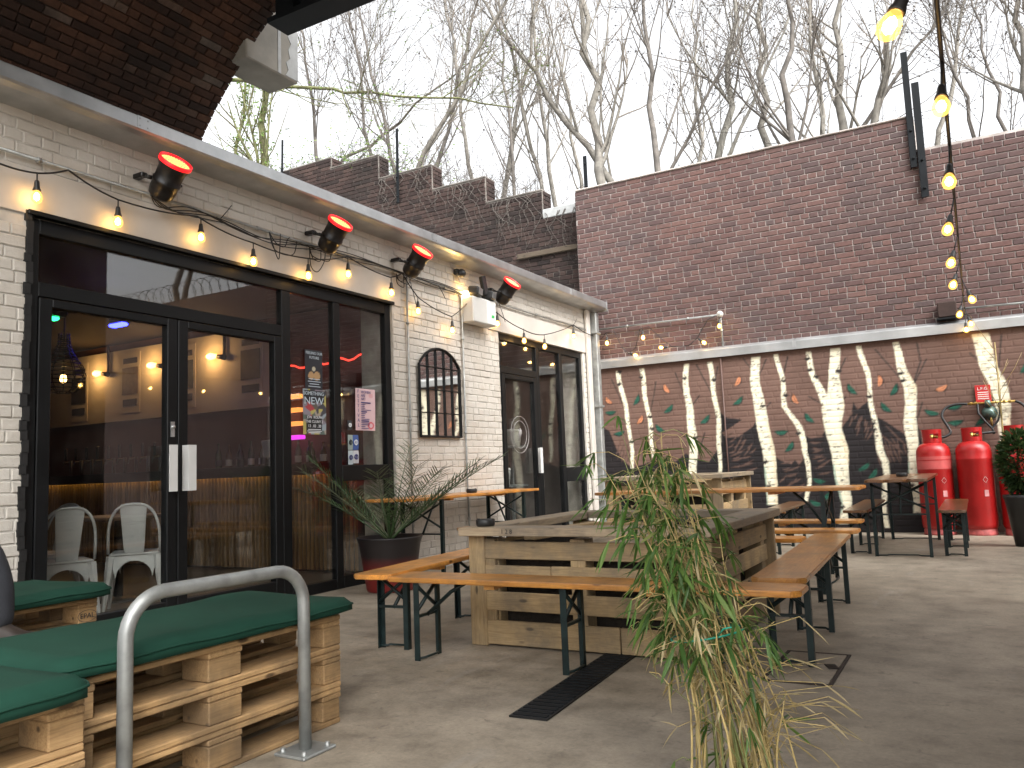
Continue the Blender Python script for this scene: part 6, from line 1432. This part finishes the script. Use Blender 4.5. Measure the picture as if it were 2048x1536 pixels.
def bare_tree(idx, base, top, rad, kind, label):
    rr = random.Random(100 + idx); base, top = Vector(base), Vector(top)
    t = thing("bare_tree", label, "tree", (base.x, base.y, 0), 0, "bare winter trees beyond the boundary walls")
    ax_ = (top - base); H = ax_.length; d0 = ax_.normalized(); tr_ = MB(); cr = MB(); bd = MB()
    horiz = abs(d0.z) < .5
    g = max(4.4, base.z - 2.5) if not horiz else base.z
    bot = base - d0 * ((base.z - g) / max(.3, d0.z)) if not horiz else base - d0 * 2.2
    main = [bot]; n_ = 12; tot = (top - bot) * 1.22
    for i in range(1, n_ + 1):
        u = i / n_; w_ = (rad * .9 + .03) * (2.2 if horiz else 1); main.append(bot + tot * u + Vector((rr.uniform(-w_, w_), rr.uniform(-w_, w_), 0)) * (1 if i < n_ else .5))
    rs_ = [rad * .92 * (1.15 - .85 * i / n_) for i in range(n_ + 1)]
    tr_.tube(main, rs_, 7)
    Hm = tot.length; nb = int(6 + Hm * .8)
    for k in range(nb):
        u = rr.uniform(.30 if not horiz else .1, .98); f_ = u * n_; i = min(n_ - 1, int(f_)); p = main[i].lerp(main[i + 1], f_ - i); ax2 = (main[i + 1] - main[i]).normalized()
        L = (1.05 - u) * Hm * rr.uniform(.25, .50) + rr.uniform(.5, 1.0); r0 = max(.008, rs_[i] * rr.uniform(.28, .5))
        b1 = limb(rr, p, rnd_dir(rr, ax2, rr.uniform(.3, .75)), L, 6, .13, .13); tr_.tube(b1, [max(.006, r0 * (1 - .75 * j / 6)) for j in range(7)], 5, cap=False)
        for q in range(rr.randint(4, 7)):
            j = rr.randint(1, 5); L2 = L * rr.uniform(.22, .5) + .15; b2 = limb(rr, b1[j].lerp(b1[j + 1], rr.random()), rnd_dir(rr, (b1[j + 1] - b1[j]).normalized(), rr.uniform(.4, .9)), L2, 4, .2, .08)
            cr.tube(b2, [max(.0045, r0 * .4 * (1 - .6 * x / 4)) for x in range(5)], 4, cap=False, smooth=False)
            for s in range(rr.randint(2, 5)):
                j2 = rr.randint(0, 3); L3 = rr.uniform(.15, .42); b3 = limb(rr, b2[j2].lerp(b2[j2 + 1], rr.random()), rnd_dir(rr, (b2[j2 + 1] - b2[j2]).normalized(), rr.uniform(.4, .9)), L3, 2, .25, .06)
                cr.tube(b3, [.0045, .0038, .0028], 3, cap=False, smooth=False)
                for w2 in range(2):
                    c = b3[rr.randint(1, 2)]; e = rr.uniform(.012, .026); v1_ = rnd_dir(rr, Vector((0, 0, 1)), 1.2) * e; v2_ = rnd_dir(rr, Vector((0, 0, 1)), 1.2) * e; bd.add([c - v1_, c + v2_, c + v1_, c - v2_], [(0, 1, 2, 3)])
    obj("trunk", tr_.mesh("trunk", BK[kind], False), None, t); c_ = obj("crown", cr.mesh("crown", TWG[kind], False), None, t); b_ = obj("buds", bd.mesh("buds", M['ivy'] if kind == 3 else TWG[1], False), None, t); stuff(b_)
    if kind == 3:
        iv = MB(); tv = []
        for k in range(700 if not horiz else 160):
            f_ = rr.random() ** 1.2 * n_ * .75; i = int(f_); p = main[i].lerp(main[i + 1], f_ - i) + Vector((rr.gauss(0, .12), rr.gauss(0, .12), rr.gauss(0, .06))); n0 = len(iv.v)
            leaf_geo(iv, p, rnd_dir(rr, Vector((0, 0, -1)), 1.2), (rr.uniform(-1, 1), -1, .5), rr.uniform(.05, .10), .05, .15); tv.extend([rr.uniform(.01, 1)] * (len(iv.v) - n0))
        me = iv.mesh("ivy", M['ivy'], False); at = me.attributes.new("tone", 'FLOAT', 'POINT'); at.data.foreach_set("value", tv); stuff(obj("ivy", me, None, t))
PLACE = ["behind the upper tiers of the stepped wall", "behind the slim post on the stepped wall", "forking above the slim fence post", "behind the middle tier of the stepped wall", "behind the lower tiers of the stepped wall", "behind the lowest notch of the stepped wall", "rising from the lowest tier", "thin, above the third tier of the stepped wall",
  "thick, at the left end of the tall brick wall", "leaning towards the stepped wall from the tall wall end", "upright beside the wall with drooping side branches", "leaning thinly beside the upright dark trunk", "forked above the middle of the tall wall", "second stem of the forked pair above the tall wall", "beside the straight trunk above the tall wall", "straightest of all above the tall wall",
  "near the two angle posts", "thick, just left of the angle posts", "thick, directly behind the angle posts", "leaning right behind the angle posts", "slender behind the hanging bulbs", "by the lower part of the tall wall at its right", "slender beyond the lower part of the tall wall",
  "standing under the concrete corbel", "lying almost flat above the stepped wall", "partly hidden by the brick arch", "close to the steel girder", "arching low across the stepped wall", "far behind the lowest notch", "far behind the middle tier", "far behind the middle of the tall wall", "far behind the lower wall"]
D["trees"] += [[[7.6, 13.5, 5.5], [7.3, 13.5, 9.5], .09, 0], [[9.3, 14.2, 5.5], [10.4, 14.0, 9.6], .10, 1], [[11.6, 13.2, 5.4], [10.6, 13.0, 9.0], .08, 0], [[13.4, 14.5, 5.5], [13.2, 14.5, 10.5], .10, 0]]
PLACE += ["beyond the razor wire close to the gas bottles", "leaning over the razor wire", "leaning back above the razor wire", "at the far end of the razor wire"]
for i, (b0, t0, rad, k) in enumerate(D["trees"]): bare_tree(i, b0, t0, rad, k, "%s bare tree %s" % (LBL[k], PLACE[i]))
# bramble tangle along the wall tops
rr = random.Random(77); br = MB(); iv = MB(); tv = []
def walltop(x):
    for a, b, t in STEPS:
        if a <= x < b: return t
    return 5.45 if x < 4.64 else 5.0
for k in range(620):
    x = rr.uniform(-9.5, 7) if k % 3 else rr.uniform(-9.5, -1.5); y = rr.uniform(12.45, 13.4) + (rr.random() < .4) * rr.uniform(0, 2); z = walltop(x) - .3 + (y - 12.4) * .28
    L = rr.uniform(.5, 1.5) * (1.0 if x < -1 else .65); pts = limb(rr, (x, y, z), rnd_dir(rr, Vector((0, 0, 1)), rr.uniform(0, .7)), L, 6, .35, -.06); br.tube(pts, [.006, .0055, .005, .0045, .004, .0035, .003], 3, cap=False, smooth=False)
    for q in range(3):
        j = rr.randint(1, 5); b2 = limb(rr, pts[j], rnd_dir(rr, Vector((0, 0, 1)), 1.0), rr.uniform(.15, .4), 3, .3, 0); br.tube(b2, [.004, .0035, .003, .0025], 3, cap=False, smooth=False)
    if x < -4.5 and rr.random() < .75:
        for q in range(14):
            p = pts[rr.randint(0, 6)] + Vector((rr.gauss(0, .1), rr.gauss(0, .1), rr.gauss(0, .1))); n0 = len(iv.v); leaf_geo(iv, p, rnd_dir(rr, Vector((0, 0, 1)), 1.3), (0, -1, .4), rr.uniform(.03, .07), .035, .15); tv.extend([rr.uniform(.01, 1)] * (len(iv.v) - n0))
bt = obj("brambles", br.mesh("brambles", TWG[1], False), None); tag(bt, "tangled dark bramble stems along the tops of the brick walls", "brambles", kind="stuff")
me = iv.mesh("young_leaves", M['ivy'], False); at = me.attributes.new("tone", 'FLOAT', 'POINT'); at.data.foreach_set("value", tv); yl = obj("young_leaves", me, None); tag(yl, "fresh green spring leaves scattered over the brambles by the arch", "leaves", kind="stuff")
vn = MB()
for k in range(46):
    x = rr.uniform(-4.6, -.45); z = walltop(x) - .02; p = Vector((x, 12.005, z)); pts = [p]
    for j in range(8): p = p + Vector((rr.uniform(-.12, .12), 0, -rr.uniform(.04, .16))); pts.append(Vector((p.x, 12.004 - rr.uniform(0, .01), p.z)))
    vn.tube(pts, [.006 - .0005 * j for j in range(9)], 4, cap=False)
vv = obj("creeper_stems", vn.mesh("creeper_stems", TWG[1], False), None); tag(vv, "bare creeper stems clinging to the stepped brick wall", "creeper", kind="stuff")

# ================================================================ SEATED PERSON AT THE LEFT EDGE
ps = thing("person", "seated person in dark navy clothes, legs crossed, on the stamped pallet seat", "person", (.85, 1.75, 0))
mats = [plain("navy_jacket", (.012, .014, .022), .85, var=.3, scale=30, bmp=.3), plain("dark_trousers", (.012, .013, .017), .85, var=.3, scale=30, bmp=.3), plain("skin", (.42, .24, .17), .5, var=.1, scale=20, bmp=.05)]
body.materials.clear()
for mt in mats: body.materials.append(mt)
JP = {k: Vector(v[:3]) for k, v in J.items()}
for p in body.polygons:
    p.use_smooth = True; c = p.center; k = min(ks, key=lambda q: (JP[q] - c).length - J[q][3] * .5)
    p.material_index = 2 if (k in ("head", "crown", "neck") or k.startswith(("palm", "f", "tL", "tR"))) else (1 if k.startswith(("hip", "knee", "calf", "ank", "pelvis")) else 0)
obj("body", body, None, ps)
SHM = plain("brown_leather_shoe", (.016, .011, .008), .5, var=.3, scale=12, bmp=.1)
for (ax_, ay_, az_, pitch, yaw) in ((1.50, 1.895, .40, -.10, .35), (1.17, 1.53, .06, 0, -.1)):
    R_ = Euler((0, pitch, yaw)).to_matrix(); s = MB(); pr = [(-.075, .036, .055), (-.05, .042, .07), (.02, .042, .06), (.09, .047, .04), (.15, .046, .032), (.195, .034, .022), (.21, .012, .012)]; vs = []
    for (x, wd, h) in pr:
        for k in range(12):
            a = 2 * math.pi * k / 12; vs.append(R_ @ Vector((x, wd * math.cos(a), -.055 + h + h * math.sin(a))) + Vector((ax_, ay_, az_)))
    s.add(vs, [(i * 12 + k, i * 12 + (k + 1) % 12, (i + 1) * 12 + (k + 1) % 12, (i + 1) * 12 + k) for i in range(len(pr) - 1) for k in range(12)] + [tuple(range(12))[::-1], tuple(range(72, 84))], True)
    sh_ = obj("shoe", s, SHM, ps); so2 = MB()
    so2.prism([tuple((R_ @ Vector((x, w_, 0)) + Vector((ax_, ay_, 0)))[:2]) for x, w_ in ((-.078, -.036), (.06, -.042), (.15, -.048), (.212, -.015), (.212, .015), (.15, .048), (.06, .042), (-.078, .036))], 2, az_ - .068, az_ - .046); obj("sole", so2, M['black_plastic'], sh_)
hd = Vector(J["head"][:3]); fa = MB()
fa.lathe([(0, -.012), (.010, -.008), (.011, .0), (.006, .02), (0, .028)], hd + Vector((.098, 0, -.005)), 8); obj("nose", fa, mats[2], ps)
for sg_ in (-1, 1):
    obj("eye", MB().lathe([(0, -.011), (.009, -.006), (.011, 0), (.009, .006), (0, .011)], hd + Vector((.085, sg_ * .032, .02)), 10), M['white'], ps); obj("ear", MB().lathe([(0, -.028), (.010, -.02), (.013, 0), (.011, .02), (0, .028)], hd + Vector((.0, sg_ * .092, .0)), 8), mats[2], ps)
obj("mouth", MB().box(hd + Vector((.088, 0, -.042)), (.01, .045, .010), ch=.004), plain("lips", (.30, .11, .09), .5, bmp=0), ps)
hr = MB().lathe([(.098, -.03), (.108, .03), (.104, .07), (.085, .11), (.05, .135), (0, .142)], hd + Vector((-.018, 0, .02)), 18); obj("hair", hr, plain("dark_hair", (.018, .013, .010), .6, var=.4, scale=60, bmp=.6), ps)
print("objects", len(bpy.data.objects), "tris", sum(len(o.data.polygons) * 2 for o in bpy.data.objects if o.type == 'MESH'))
